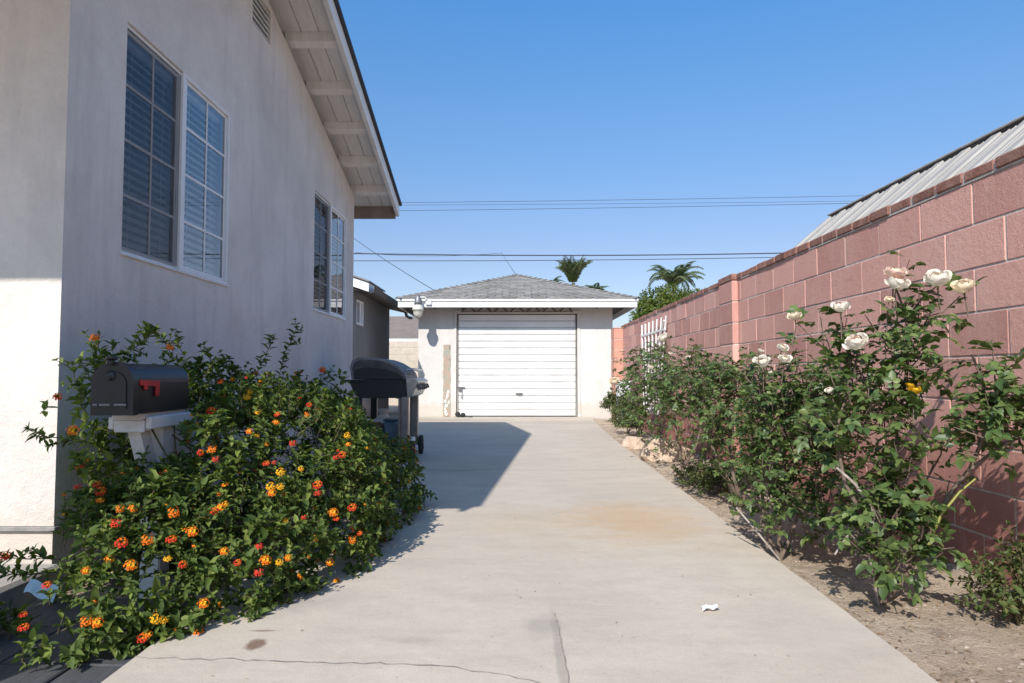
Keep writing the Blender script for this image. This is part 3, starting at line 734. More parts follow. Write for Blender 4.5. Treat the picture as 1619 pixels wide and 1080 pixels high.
mb=MB(); hip(mb,.02,ZE-.005,ZR-.012); make('roof_deck',mb,M['dark_wood'],groof)
mb=MB()
for a,b in (((EX0-.02,EY0-.02,ZE+.02),(cx,ry0,ZR+.02)),((EX1+.02,EY0-.02,ZE+.02),(cx,ry0,ZR+.02)),((EX0-.02,EY1+.02,ZE+.02),(cx,ry1,ZR+.02)),((EX1+.02,EY1+.02,ZE+.02),(cx,ry1,ZR+.02)),((cx,ry0,ZR+.02),(cx,ry1,ZR+.02))):
    a=Vector(a);b=Vector(b); n=int((b-a).length/.16)
    for i in range(n):
        p=a.lerp(b,i/n); q=a.lerp(b,(i+1.15)/n); d=(q-p).normalized(); s=Vector((0,0,1)).cross(d).normalized()*.09; u=Vector((0,0,.012)); dn=Vector((0,0,-.03))
        mb.raw([p-s+dn+u,p+u*1.6,p+s+dn+u,q-s+dn,q+u*.2,q+s+dn],[(0,1,4,3),(1,2,5,4)])
make('ridge_cap',mb,M['tab'],groof)
mb=MB()
for (x0,y0,x1,y1) in ((EX0,EY0-.0,EX1,EY0+.03),(EX0,EY1-.03,EX1,EY1),(EX0,EY0+.031,EX0+.03,EY1-.031),(EX1-.03,EY0+.031,EX1,EY1-.031)):
    mb.box(x0,y0,2.235,x1,y1,2.352,0,.004)
mb.box(EX0-.02,EY0-.02,2.36,EX1+.02,EY0+.028,2.412,0,.004); mb.box(EX0-.02,EY0+.03,2.36,EX0+.02,EY1,2.412,0,.004); mb.box(EX1-.02,EY0+.03,2.36,EX1+.02,EY1,2.412,0,.004)
make('fascia',mb,M['white'],gar)
mb=MB()   # dark open eaves: sloped deck above and rafter tails
mb.box(EX0+.031,EY0+.031,2.352,EX1-.031,GY-.002,2.362); mb.box(EX0+.031,GY,2.352,GX0-.002,EY1-.04,2.362); mb.box(GX1+.002,GY,2.352,EX1-.031,EY1-.04,2.362)
for i in range(9):
    x=GX0-.2+i*.56; mb.box(x-.02,EY0+.033,2.255,x+.02,GY-.003,2.35)
make('eave_boards',mb,M['dark_wood'],gar)
# door with pressed ribs
gd=thing('garage_door_frame',None,None); COL.objects.unlink(gd); bpy.data.objects.remove(gd)
mb=MB(); prof=[]; n=15; h=DZ/n
for i in range(n):
    z=i*h; prof += [(GY+.055,z+.001),(GY+.050,z+.010),(GY+.026,z+.026),(GY+.022,z+h*.55),(GY+.022,z+h-.004),(GY+.040,z+h)]
prof.append((GY+.058,DZ))
for a,b in zip(prof[:-1],prof[1:]): mb.face([(DX0,a[0],a[1]),(DX1,a[0],a[1]),(DX1,b[0],b[1]),(DX0,b[0],b[1])])
mb.box(DX0+.001,GY+.06,0,DX1-.001,GY+.07,DZ)
door=make('door',mb,M['white_metal'],gar)
mb=MB()   # side channels of the door
mb.box(DX0-.028,GY+.01,0,DX0-.004,GY+.05,DZ,0,.003); make('door_track',mb,M['grey_slab'],door)
mb=MB(); mb.box(DX1+.004,GY+.01,0,DX1+.028,GY+.05,DZ,0,.003); make('door_track',mb,M['grey_slab'],door)
mb=MB(); mb.tube([(DX0+1.215,GY+.02,.475),(DX0+1.225,GY-.02,.47),(DX0+1.30,GY-.022,.465),(DX0+1.31,GY+.02,.475)],.009,6); mb.box(DX0+1.19,GY+.012,.455,DX0+1.335,GY+.022,.495,0,.004); make('door_handle',mb,M['dull_steel'],door)
mb=MB(); mb.box(DX0-.03,GY-.012,.60,DX0+.13,GY+.012,.622,0,.004); mb.box(DX0,GY-.02,.53,DX0+.055,GY+.01,.585,0,.008); mb.tube([(DX0+.07,GY,.60),(DX0+.075,GY-.01,.5),(DX0+.07,GY-.005,.42)],.006,6); mb.lathe([(0,-.02),(.018,-.012),(.018,.01),(0,.02)],(DX0+.07,GY-.01,.41),8); make('latch',mb,M['dull_steel'],door)
mb=MB(); mb.box(DX0-.10,GY-.018,0,DX0-.046,GY-.001,DZ+.09,0,.004); mb.box(DX1+.046,GY-.018,0,DX1+.10,GY-.001,DZ+.09,0,.004); mb.box(DX0-.045,GY-.018,DZ+.022,DX1+.045,GY-.001,DZ+.09,0,.004); make('door_casing',mb,M['stucco_garage'],gar)
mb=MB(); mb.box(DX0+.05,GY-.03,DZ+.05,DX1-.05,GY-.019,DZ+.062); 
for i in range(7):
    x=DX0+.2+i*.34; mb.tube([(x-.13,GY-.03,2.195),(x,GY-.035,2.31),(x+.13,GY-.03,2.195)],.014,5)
make('zigzag_band',mb,M['brown_zigzag'],gar)  # brown strip and zigzag bars over the door head
mb=MB(); P=[]
pw=.075
for k in range(25):
    z=k/24*1.50; P.append((-1.39-pw+R.uniform(-.008,.008),z))
for k in range(25): z=1.50*(1-k/24); P.append((-1.39+pw+R.uniform(-.008,.008),z))
mb.extrude(P,'y',GY-.008,GY-.001); make('flaking_patch',mb,M['patch'],gar)
mb=MB()
for k in range(9):
    z=.05+k*.055+R.uniform(-.02,.02); x=-1.39+R.uniform(-.04,.04); w=R.uniform(.015,.04)
    mb.extrude([(x-w,z),(x+w*.6,z-.02),(x+w,z+.03),(x,z+.06)],'y',GY-.012,GY-.0085)
make('exposed_patch',mb,M['soffit'],gar)
mb=MB(); mb.lathe([(.0,0),(.03,0),(.035,.03),(.02,.05),(.0,.05)],(1.36,GY-.06,.0),10); make('door_stop',mb,M['white'],gar)
# barn light at the eave
lamp=thing('barn_light','grey dusk-to-dawn lamp with glass refractor, hung at the left corner of the garage eave','lamp',(-1.93,13.70,2.1))
lc=(-1.915,13.62)
mb=MB(); mb.lathe([(.0,2.47),(0.030,2.465),(0.043,2.44),(0.064,2.40),(0.075,2.33),(0.078,2.27),(.0,2.27)],(lc[0],lc[1],0),16); make('lamp_housing',mb,M['dull_steel'],lamp)
mb=MB(); mb.lathe([(0.076,2.27),(0.115,2.19),(0.119,2.165),(0.102,2.16),(0.095,2.10),(0.072,2.045),(.04,2.02),(0,2.015)],(lc[0],lc[1],0),20); make('lamp_glass',mb,pm('frosted_lamp_glass',(.55,.53,.46),(.62,.60,.52),20,.25),lamp)
mb=MB(); mb.tube([(lc[0]+.02,lc[1],2.42),(lc[0]+.12,lc[1]+.02,2.43),(lc[0]+.20,13.73,2.36)],.016,8); mb.box(lc[0]+.14,13.70,2.28,lc[0]+.26,13.748,2.40,0,.01); make('lamp_arm',mb,M['white'],lamp)
# black thing at the door foot
mb=MB(); b_=MB(); 
mb.lathe([(0,-.03),(.045,-.028),(.055,0),(.045,.028),(0,.03)],(-1.15,14.10,.06),14,axis='y'); mb.lathe([(0,-.03),(.05,-.02),(.05,.02),(0,.03)],(-1.04,14.08,.045),14,axis='y'); mb.box(-1.18,14.06,.01,-1.0,14.14,.05,0,.01); mb.tube([(-1.0,14.08,.03),(-.92,14.05,.012),(-.84,14.03,.01)],.01,6)
single('door_wheel',mb,M['rubber'],'small black rubber roller lying at the bottom left corner of the garage door','roller')

# ------------------------------------------------------------------ block wall on the right
BX=2.13; TOP=1.774; CH=.203; BLN=.406
bw=thing('block_wall','long dusty red concrete block wall with a dark brick cap, right of the driveway','wall',(BX+.1,6.8,-.05))
mb=MB()
y_end=13.32
for c in range(10):
    zt=TOP-CH*c; zb=zt-CH; 
    off=3.138-BLN*12+(.203 if c%2 else 0)
    j=0
    while True:
        y0=off+j*BLN; y1=y0+BLN; j+=1
        if y0>y_end: break
        y1=min(y1,y_end)
        if y1-y0<.05: continue
        dx=R.uniform(-.002,.002)
        mb.box(BX+dx,y0+.005,zb+.006,BX+.19,y1-.005,zt-.004,0,.0025)
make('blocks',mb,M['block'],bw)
mb=MB(); mb.box(BX+.0035,3.138-BLN*12,TOP-10*CH,BX+.185,y_end,TOP-.001); make('mortar_core',mb,M['mortar'],bw)
mb=MB(); y=3.138-.21*24+.05
while y<y_end:
    mb.box(BX-.012+R.uniform(-.006,.006),y+.005,TOP+.006,BX+.2,y+.205,TOP+.062+R.uniform(-.004,.004),0,.008); y+=.21
make('cap_bricks',mb,M['cap'],bw)
mb=MB(); mb.box(BX-.004,3.138-.21*24+.05,TOP-.001,BX+.19,y_end,TOP+.045); make('cap_mortar',mb,M['mortar'],bw)
for i,(ya,yb,xo) in enumerate(((6.46,6.88,.055),(13.3,13.72,.17))):
    mb=MB(); 
    for c in range(10):
        zt=TOP-CH*c; mb.box(BX-xo,ya+.002,zt-CH+.005,BX+.25,yb,zt-.004,0,.006)
    p=make('pilaster',mb,M['salmon'] if i else M['block'],bw)
    mb=MB(); mb.box(BX-xo+.005,ya+.008,TOP-10*CH,BX+.24,yb-.005,TOP); make('pilaster_core',mb,M['mortar'],p)
    mb=MB(); mb.box(BX-xo-.004,ya-.004,TOP+.002,BX+.255,yb+.003,TOP+.064 if not i else TOP+.02,0,.006); make('pilaster_cap',mb,M['salmon'] if i else M['cap'],p)
# neighbour's metal patio cover behind the wall
rf=thing('metal_patio_cover','white ribbed metal patio roof rising behind the red block wall','patio cover',(3.2,3.5,-.1))
mb=MB(); RXr,RZr=3.20,2.475; sl=.86; xe=2.37
y=-3.0; Yend=6.86; prof=[]
def prz(x): return RZr-(RXr-x)*sl
per=.30; prof=[]
yy=Yend
while yy>-3: prof += [(yy,0),(yy-.035,.0),(yy-.05,-.018),(yy-.11,-.018),(yy-.118,-.011),(yy-.126,-.018),(yy-.170,-.018),(yy-.178,-.011),(yy-.186,-.018),(yy-.235,-.018),(yy-.25,0)]; yy-=per
for a,b in zip(prof[:-1],prof[1:]):
    mb.face([(xe,a[0],prz(xe)+a[1]),(RXr,a[0],RZr+a[1]),(RXr,b[0],RZr+b[1]),(xe,b[0],prz(xe)+b[1])])
mb.face([(RXr+.02,Yend,RZr),(RXr+.02,-3,RZr),(4.6,-3,RZr-.25),(4.6,Yend,RZr-.25)])
make('roof_panel',mb,pm('aged_white_metal',(.38,.35,.315),(.29,.27,.24),5,.65,.1,40,stretch=(.3,6,1)),rf)
mb=MB(); mb.box(RXr-.01,-3,RZr+.014,RXr+.05,Yend+.02,RZr+.030,0,.004); make('ridge_rail',mb,M['grey_slab'],rf)
mb=MB(); mb.box(RXr+.005,-3,RZr-.03,RXr+.03,Yend,RZr+.013); make('dark_closure',mb,M['dark_wood'],rf)
for yy in (Yend-.15,3.2,-.4):
    for xx in (2.45,4.5):
        mb=MB(); mb.box(xx-.04,yy-.04,-.14,xx+.04,yy+.04,prz(xx)-.04 if xx<3 else RZr-.3); make('post',mb,M['white'],rf)
# trellis leaning on the wall
tr=thing('trellis','white painted fan trellis leaning on the red block wall, behind the far rose bush','trellis',(2.06,10.2,0))
mb=MB(); tx=2.085
for k in range(7):
    y=9.3+.30*k*.98; yb=9.75+.17*k
    mb.extrude([(tx-.012,0),(tx+.012,0),(tx+.012,.01),(tx-.012,.01)],'y',0,.001) if False else mb.tube([(tx-.03,yb+(y-yb)*0+.0*k,.30),(tx,y,1.68)],.014,4,sm=False)
make('upright_slats',mb,M['white'],tr)
mb=MB()
for z in (.75,1.12,1.5):
    t=(z-.3)/1.38; a=9.75+(9.3-9.75)*t; b=9.75+1.02+(9.3+1.764-9.75-1.02)*t
    mb.box(tx-.045+.03*t,a-.03,z-.014,tx-.030+.03*t,b+.03,z+.014)
mb.tube([(tx-.02,9.35,1.62),(tx-.02,9.75,1.28)],.012,4,sm=False)
make('cross_slats',mb,M['white'],tr)

# ------------------------------------------------------------------ beyond the gap
mb=MB(); 
for c in range(10):
    j=0
    while j<26:
        x0=-9+j*.406+(.2 if c%2 else 0); mb.box(x0+.005,20.0,-.14+c*.2+.005,x0+.401,20.18,-.14+(c+1)*.2-.003,0,.005); j+=1
cw=thing('cream_block_wall','cream block wall seen through the gap left of the garage','wall',(-4,20.1,-.14)); make('blocks',mb,M['cream_block'],cw)
mb=MB(); mb.box(-9,20.006,-.14,1.5,20.17,1.85); make('mortar_core',mb,M['mortar'],cw)
nb=thing('neighbour_house','brown-roofed house beyond the cream block wall, seen through the gap','house',(-5,27,0))
mb=MB(); mb.box(-12,26,-.14,2.2,32,2.15); make('wall',mb,pm('taupe_stucco',(.26,.24,.22),(.22,.2,.19),3,.9),nb)
mb=MB(); a=[(-12.5,25.5,2.2),(2.6,25.5,2.2),(2.6,32.5,2.2),(-12.5,32.5,2.2)]; p=(-8.0,29,3.35); q=(-1.2,29,3.35)
for f in ((a[0],a[1],q,p),(a[1],a[2],q),(a[2],a[3],p,q),(a[3],a[0],p)): mb.face(f)
p_,q_=(-5.0,27.6,3.0),(-.5,27.6,3.0)
make('roof',mb,M['shingle_brown'],nb)
mb=MB(); mb.box(-12.5,25.45,1.95,2.6,25.5,2.21); make('fascia',mb,M['white'],nb)
for x0 in (-4.7,-3.6):
    mb=MB(); mb.box(x0,25.96,1.52,x0+.9,25.998,1.72); w_=make('window',mb,M['white'],nb)
    mb=MB(); mb.box(x0+.06,25.95,1.55,x0+.42,25.958,1.69); mb.box(x0+.48,25.95,1.55,x0+.84,25.958,1.69); make('pane',mb,M['slate'],w_)
#@@PROPS
# ------------------------------------------------------------------ wires
def wire(pa,pb,rad,sag,label,name='power_line'):
    a=Vector(pa); b=Vector(pb); pts=[]
    for i in range(25):
        t=i/24; p=a.lerp(b,t); p.z-=sag*4*t*(1-t); pts.append(p)
    mb=MB(); mb.tube(pts,rad,6); o=make(name,mb,M['wire']); o['label']=label; o['category']='cable'; o['group']='overhead cables across the sky'; return o
Yw=42
def wl(px0,py0,px1,py1,Y,rad,sag,label):
    a=at(px0,py0,Y); b=at(px1,py1,Y); d=b-a; wire(a-d*.35,b+d*.35,rad,sag,label)
wl(560,393,1245,392.5,30,.026,.28,'thick dark cable, upper of the low pair crossing above the garage roof')
wl(560,407.5,1240,402,30,.016,.16,'thinner dark cable, lower of the low pair crossing above the garage roof')
wl(632,316,1365,305.5,42,.013,.10,'topmost thin cable high across the sky')
wl(632,320,1345,314,42,.010,.10,'middle thin cable of the high trio across the sky')
wl(632,329,1330,318,42,.014,.10,'lowest thin cable of the high trio across the sky')
wire(at(500,338,9.0)+Vector((-1.2,-.4,.4)) if False else at(545,366,22),at(685,458,16.4),.008,.05,'thin service cable slanting down to the left side of the garage roof')
wire(at(793,398,30),at(816,434,16.3),.007,.02,'thin drop cable from the thick line down to the garage roof peak')
wire(at(560,398,29.6),at(793,399,29.8),.008,.14,'slack thin cable strung just below the thick low line')

# ------------------------------------------------------------------ palms and trees
def frond(LV,ST,p,d,L,droop,wid=.35,n=16,leafL=.5):
    p=Vector(p); d=Vector(d).normalized(); pts=[p.copy()]; s=L/n
    for i in range(n):
        d=(d+Vector((0,0,-droop*(.3+i/n)))).normalized(); p=p+d*s; pts.append(p.copy()); t=(i+1)/n
        side=d.cross(Vector((0,0,1))); side=side.normalized() if side.length>.05 else Vector((1,0,0))
        l=leafL*math.sin(PI*min(.95,.12+.85*t))**.6*R.uniform(.8,1.1)
        for sg in (1,-1):
            for o in (0,.5):
                LV.add(p-d*s*o,side*sg*.8+d*.55+Vector((0,0,-.25-.3*droop)),Vector((0,0,1))+side*sg*.5,l,.10)
    ST.tube(pts[::3]+[pts[-1]],[.014]*len(pts[::3])+[.008],5,cap=False)
def palm(base,top,L,n,up,droop,label,lean=None,leafL=.55):
    t=thing('palm_tree',label,'palm tree',base,'palm trees beyond the garage'); b=Vector(base); c=Vector(top)
    mb=MB(); pts=[b.lerp(c,k/8)+Vector((.06*math.sin(k),0,0)) for k in range(9)]; mb.tube(pts,[.24-.012*k for k in range(9)],10); make('trunk',mb,M['bark'],t)
    LV=Leaves(SMALL_V,SMALL_F); ST=MB()
    for k in range(n):
        a=2.399*k; e=up*(1-.55*k/n)+R.uniform(-.15,.15)
        d=Vector((math.cos(a),math.sin(a),e*1.6)); 
        if lean: d+=Vector(lean)*R.random()
        frond(LV,ST,c,d,1.12*L*R.uniform(.75,1.15),droop*R.uniform(.6,1.5),leafL=leafL)
    LV.build('crown',M['palm'],t); make('frond_ribs',ST,M['stem'],t)
D=58
def PT(px,D): return (px-812)/F*D
palm((PT(906,D),D,-.14),at(906,447,D),2.1,46,2.6,.10,'upright queen palm with a dense narrow crown behind the right half of the garage roof',leafL=.55)
D=55
palm((PT(1066,D),D,-.14),at(1066,452,D),2.5,26,1.6,.16,'queen palm with drooping fronds above the bushy tree, right of the garage',(.5,0,0),leafL=.6)
D=90
palm((PT(868,D),D,-.14),at(868,452,D),1.9,26,1.0,.14,'small distant palm just showing left of the upright palm above the garage roof')
palm((PT(940,D),D,-.14),at(942,462,D),1.7,26,1.2,.14,'small distant palm just showing right of the upright palm above the garage roof')
def tree(base,blobs,label,n,leaf=.13,mat='tree'):
    t=thing('bushy_tree',label,'tree',base,'trees beyond the block wall'); ST=MB(); b=Vector(base)
    top=Vector(blobs[0][0]); ST.tube([b,b.lerp(top,.4)+Vector((.1,0,0)),b.lerp(top,.8)],[.18,.13,.08],8)
    LV=Leaves(SMALL_V,SMALL_F)
    for c,r in blobs:
        c=Vector(c); ST.tube([b.lerp(top,.45),c-Vector((0,0,r*.4)),c],[.07,.05,.02],6)
        for k in range(int(n*r*r)):
            d=Vector((R.gauss(0,1),R.gauss(0,1),R.gauss(0,1))).normalized(); rad=r*(.55+.5*R.random()**.5)*(1+.18*mn.noise(d*2.5+c)+.1*mn.noise(d*6+c))
            p=c+Vector((d.x,d.y,d.z*.85))*rad
            if mn.noise(p*1.6)<-.25: continue
            for j in range(6):
                LV.add(p+rv(.1),d*.5+rv(.8),d+Vector((0,0,.5))+rv(.5),leaf*R.uniform(.7,1.2),leaf*.6)
    make('trunk',ST,M['bark'],t); LV.build('crown',M[mat],t)
bl=[]
Dt=27
for px,py,rp in ((1038,478,26),(1060,470,22),(1022,492,20),(1082,478,20),(1048,495,28),(1076,492,22),(1012,503,12)): bl.append((at(px,py,Dt+R.uniform(-.7,.7)),rp/F*Dt))
tree((5.9,Dt,-.14),bl,'bushy olive green tree over the block wall, nearest the garage',700)
bl=[]
for px,py,rp in ((1104,468,11),(1118,466,10),(1130,465,9),(1092,478,12),(1145,468,10)): bl.append((at(px,py,34+R.uniform(-.5,.5)),rp/F*34))
tree((10.2,34,-.14),bl,'low yellowish tree top just over the block wall, right of the bushy tree',700)
#@@PLANTS
# ------------------------------------------------------------------ mailbox on its post
mbx=thing('mailbox','black arched metal mailbox with red flag, on the white post in the lantana','mailbox',(-1.525,2.62,.71))
X0,X1,Z0,Zs=-1.600,-1.450,.728,.848
def arch(x0,x1,z0,zs,n=14):
    r=(x1-x0)/2; c=(x0+x1)/2; return [(x0,z0),(x1,z0),(x1,zs)]+[(c+r*math.cos(PI*k/n),zs+r*math.sin(PI*k/n)) for k in range(1,n)]+[(x0,zs)]
mb=MB(); mb.extrude(arch(X0,X1,Z0,Zs),'y',2.615,3.05,sm=False)
body=make('body',mb,M['mailblack'],mbx)
for p in body.data.polygons: p.use_smooth=False
mb=MB(); mb.extrude(arch(X0-.006,X1+.006,Z0-.004,Zs,16),'y',2.596,2.632); mb.extrude(arch(X0+.02,X1-.02,Z0+.02,Zs-.01,12),'y',2.591,2.597)
dr=make('door',mb,M['mailblack'],mbx)
mb=MB()
for k in range(16):
    if k in (2,8,9): continue
    x=-1.592+k*.0080; mb.box(x,2.588,.762,x+.005,2.5915,.768)
make('embossed_line',mb,M['lead'],dr)
mb=MB(); mb.box(-1.548,2.58,.934,-1.512,2.615,.950,0,.006); mb.box(-1.543,2.578,.915,-1.517,2.59,.935,0,.004); make('door_tab',mb,M['mailblack'],dr)
mb=MB(); mb.lathe([(0,-.004),(.02,-.003),(.02,.0),(0,0)],(-1.53,2.591,.875),16,axis='y'); make('medallion',mb,M['black'],dr)
mb=MB(); mb.extrude([(2.64,.858),(2.785,.854),(2.785,.80),(2.765,.79),(2.755,.80),(2.755,.832),(2.64,.838)],'x',X1+.004,X1+.008); mb.box(X1+.002,2.67,.82,X1+.010,2.695,.842,0,.003)
make('flag',mb,M['red'],mbx)
post=thing('mailbox_post','peeling white wooden mailbox post with slanted brace, among the lantana','post',(-1.52,2.88,-.05))
mb=MB(); mb.box(-1.585,2.70,.700,-1.465,3.06,.7275,0,.004); mb.box(-1.464,2.72,.662,-1.440,3.10,.712,0,.004); mb.box(-1.61,2.72,.662,-1.587,3.10,.71,0,.003); mb.box(-1.586,2.715,.65,-1.465,2.738,.699,0,.004); make('tray',mb,M['postwhite'],post)
mb=MB(); mb.box(-1.560,2.88,-.1,-1.475,2.965,.698,0,.006); make('upright',mb,M['postwhite'],post)
mb=MB(); mb.extrude([(2.745,.648),(2.82,.648),(2.88,.50),(2.88,.36)],'x',-1.545,-1.495); make('brace',mb,M['postwhite'],post)

# ------------------------------------------------------------------ gas grill
gr=thing('gas_grill','black gas grill with steel hood and wheels, parked against the shaded house wall','grill',(-1.35,7.35,0))
YA,YB=6.92,7.70
mb=MB()
mb.box(-1.60,YA,.13,-1.53,YA+.04,.64,0,.006); make('leg',mb,M['black'],gr)
mb=MB(); mb.box(-1.60,YB-.04,.02,-1.53,YB,.64,0,.006); make('leg',mb,M['black'],gr)
for ya in (YA,YB-.10):
    mb=MB(); mb.box(-1.165,ya,.10,-1.145,ya+.08,.64,0,.004); mb.box(-1.143,ya,.10,-1.06,ya+.08,.66,0,.01); make('leg',mb,M['steel'],gr)
mb=MB(); mb.box(-1.62,YA+.005,.12,-1.05,YB-.005,.145,0,.004); make('bottom_shelf',mb,M['black'],gr)
mb=MB(); mb.extrude([(-1.66,.80),(-1.62,.70),(-1.56,.64),(-1.16,.64),(-1.08,.66),(-1.05,.82)],'y',YA,YB); mb.box(-1.72,YA-.01,.80,-1.06,YB+.01,.825,0,.006); fb=make('firebox',mb,M['black'],gr)
# control panel, sloping out to the driveway side
mb=MB(); mb.extrude([(-1.085,.84),(-1.0,.835),(-.965,.81),(-1.02,.665),(-1.07,.64)],'y',YA-.02,YB+.02); cp=make('control_panel',mb,M['steel'],gr)
for k in range(5):
    y=YA+.07+k*.15; mb=MB(); m4=Matrix.Translation((-.985,y,.745))@Matrix.Rotation(-.33+PI/2*0,4,'Y')
    for h0,h1,r in ((0,.012,.032),(.012,.045,.024)):
        mb2=[(h,r*math.cos(2*PI*i/14),r*math.sin(2*PI*i/14)) for h in (h0,h1) for i in range(14)]
        vs=[tuple(m4@Vector(v)) for v in mb2]; mb.raw(vs,[(i,(i+1)%14,(i+1)%14+14,i+14) for i in range(14)],0,True); mb.raw(vs,[tuple(range(14,28))])
    make('knob',mb,M['black'] if k else M['dull_steel'],cp)
# hood: black end caps with a steel band over the top
arc=[(-1.64,.83),(-1.66,.95),(-1.64,1.02),(-1.58,1.052),(-1.46,1.055),(-1.34,1.04),(-1.24,1.005),(-1.16,.955),(-1.10,.895),(-1.075,.83)]
mb=MB(); mb.extrude(arc,'y',YA+.035,YB-.035); hd=make('hood',mb,M['dark_steel'],gr)
inn=[(x*.93-1.36*.07,.83+(z-.83)*.88) for x,z in arc]
for y0,y1 in ((YA,YA+.034),(YB-.034,YB)):
    mb=MB(); n=len(arc)
    mb.extrude([(x,z) for x,z in inn],'y',y0+.006,y1); make('hood_end',mb,M['dark_steel'],hd)
    mb=MB(); e0=y0+.003 if y0<7.2 else y1-.003; mb.extrude([(x*.86-1.36*.14,.831+(z-.83)*.52) for x,z in arc],'y',e0,e0+.003); make('hood_vent',mb,M['black'],hd)
    mb=MB()
    for i in range(n-1):
        a,b=arc[i],arc[i+1]; c,d=inn[i+1],inn[i]; mb.extrude([a,b,c,d],'y',y0,y1)
    make('hood_rim',mb,M['dull_steel'],hd)
mb=MB(); mb.tube([(-1.09,YA+.05,.925),(-1.04,YA+.05,.93),(-1.035,YA+.08,.93),(-1.035,YB-.08,.93),(-1.04,YB-.05,.93),(-1.09,YB-.05,.925)],.014,8); make('handle',mb,M['steel'],hd)
for y in (YA+.06,YB-.06):
    mb=MB(); mb.lathe([(.0,-.028),(.045,-.028),(.05,-.022),(.095,-.02),(.104,-.012),(.104,.012),(.095,.02),(.05,.022),(.045,.028),(0,.028)],(-1.03,y,.104),22,axis='x'); wh=make('wheel',mb,M['rubber'],gr)
    mb=MB(); mb.lathe([(0,.031),(.03,.031),(.035,.024)],(-1.03,y,.104),16,axis='x'); make('hub',mb,M['dull_steel'],wh)
mb=MB(); mb.box(-1.06,YA+.01,.2,-1.0,YA+.10,.245,0,.012); make('wheel_guard',mb,M['white'],gr)
mb=MB(); mb.box(-1.34,7.05,.146,-1.19,7.4,.40,0,.02); mb.box(-1.345,7.045,.40,-1.185,7.405,.42,0,.01)
single('storage_tub',mb,M['bag'],'bluish plastic tub on the bottom shelf of the gas grill','tub')
mb=MB(); mb.box(-1.50,7.0,.146,-1.36,7.3,.36,0,.006); mb.face([(-1.50,7.0,.362),(-1.36,7.0,.362),(-1.34,6.93,.40),(-1.48,6.93,.40)])
single('cardboard_box',mb,M['cardboard'],'brown cardboard box on the bottom shelf of the gas grill','box')
mb=MB(); mb.lathe([(0,0),(.10,0),(.11,.02),(.15,.05),(.155,.16),(.14,.22),(.08,.26),(.05,.27),(.05,.32),(.07,.32),(.07,.36),(0,.36)],(-1.42,7.5,.146),20)
single('propane_tank',mb,M['white'],'white propane tank on the grill shelf behind the box','tank')
# dark cart in the side passage
ct=thing('black_handcart','small black handcart in the passage left of the garage','cart',(-2.25,15.0,0))
mb=MB(); mb.extrude([(-2.55,.35),(-2.1,.35),(-2.03,.62),(-2.6,.62)],'y',14.9,15.4); make('tray',mb,M['black'],ct)
mb=MB(); mb.lathe([(0,-.03),(.13,-.03),(.16,-.02),(.16,.02),(.13,.03),(0,.03)],(-2.3,15.15,.16),20,axis='x'); make('wheel',mb,M['rubber'],ct)
mb=MB(); mb.tube([(-2.12,14.95,.1),(-2.08,14.92,.5),(-2.02,14.86,.82)],.016,8); mb.tube([(-2.5,14.95,.1),(-2.5,14.92,.5),(-2.5,14.86,.82)],.016,8); make('frame',mb,M['dull_steel'],ct)
# white bin by the far rose
mb=MB(); mb.extrude([(1.90,-.04),(2.09,-.04),(2.11,.74),(1.88,.74)],'y',12.35,12.6); mb.box(1.87,12.34,.70,2.115,12.62,.76,0,.01)
single('white_bin',mb,pm('pale_plastic',(.62,.64,.66),(.55,.57,.6),6,.5),'pale white plastic bin between the garage corner and the far rose bush','bin')
# blue paper on the lantana, scrap on the drive
mb=MB(); P=[]
for i in range(9):
    for j in range(4):
        u=i/8; v=j/3; P.append((-1.585+.095*u,2.24+.0*u+.03*v,.175-.032*u+.036*v+.006*math.sin(u*9)+.004*math.sin(v*5+u*4)))
mb.raw(P,[(i*4+j,i*4+j+1,(i+1)*4+j+1,(i+1)*4+j) for i in range(8) for j in range(3)],0,True)
single('paper_scrap',mb,M['blue_paper'],'crumpled pale blue paper caught on the lantana near the front wall','paper')
mb=MB(); P=[]
for i in range(6):
    for j in range(4): u=i/5;v=j/3; P.append((.70+.065*u,2.57+.035*v+.01*u,.006+.012*abs(math.sin(u*5+v*3))))
mb.raw(P,[(i*4+j,i*4+j+1,(i+1)*4+j+1,(i+1)*4+j) for i in range(5) for j in range(3)])
single('paper_scrap',mb,M['white'],'small white scrap of paper lying on the driveway concrete','paper')

# ------------------------------------------------------------------ rocks
def rock(c,s,label,seed):
    rr=random.Random(seed); import bmesh
    bm=bmesh.new(); bmesh.ops.create_icosphere(bm,subdivisions=3,radius=1)
    for v in bm.verts:
        d=v.co.normalized(); k=1+.28*mn.noise(d*1.3+Vector((seed*3.1,0,0)))+.12*mn.noise(d*3+Vector((0,seed,0)))
        p=Vector((d.x*k,d.y*k,d.z*k)); 
        for ax,lim in (((.2,.1,1),.62),((-1,.2,.4),.7),((.8,-.5,.3),.72),((.1,-1,.2),.7)):
            a=Vector(ax).normalized(); q=p.dot(a)
            if q>lim: p-=a*(q-lim)*.85
        v.co=Vector((p.x*s[0],p.y*s[1],p.z*s[2]))
    me=bpy.data.meshes.new('rock'); bm.to_mesh(me); bm.free(); me.materials.append(M['rock'])
    o=bpy.data.objects.new('rock',me); COL.objects.link(o); o.location=c; tag(o,label,'rock','pale rocks along the driveway edge')
rock((1.50,8.5,.03),(.20,.15,.12),'flat pale rock at the driveway edge, farthest of the three',1)
rock((1.59,7.4,.07),(.26,.22,.18),'large tan boulder beside the driveway, below the far rose bush',2)
rock((1.87,7.6,.02),(.15,.12,.10),'small pale rock just right of the large tan boulder',3)

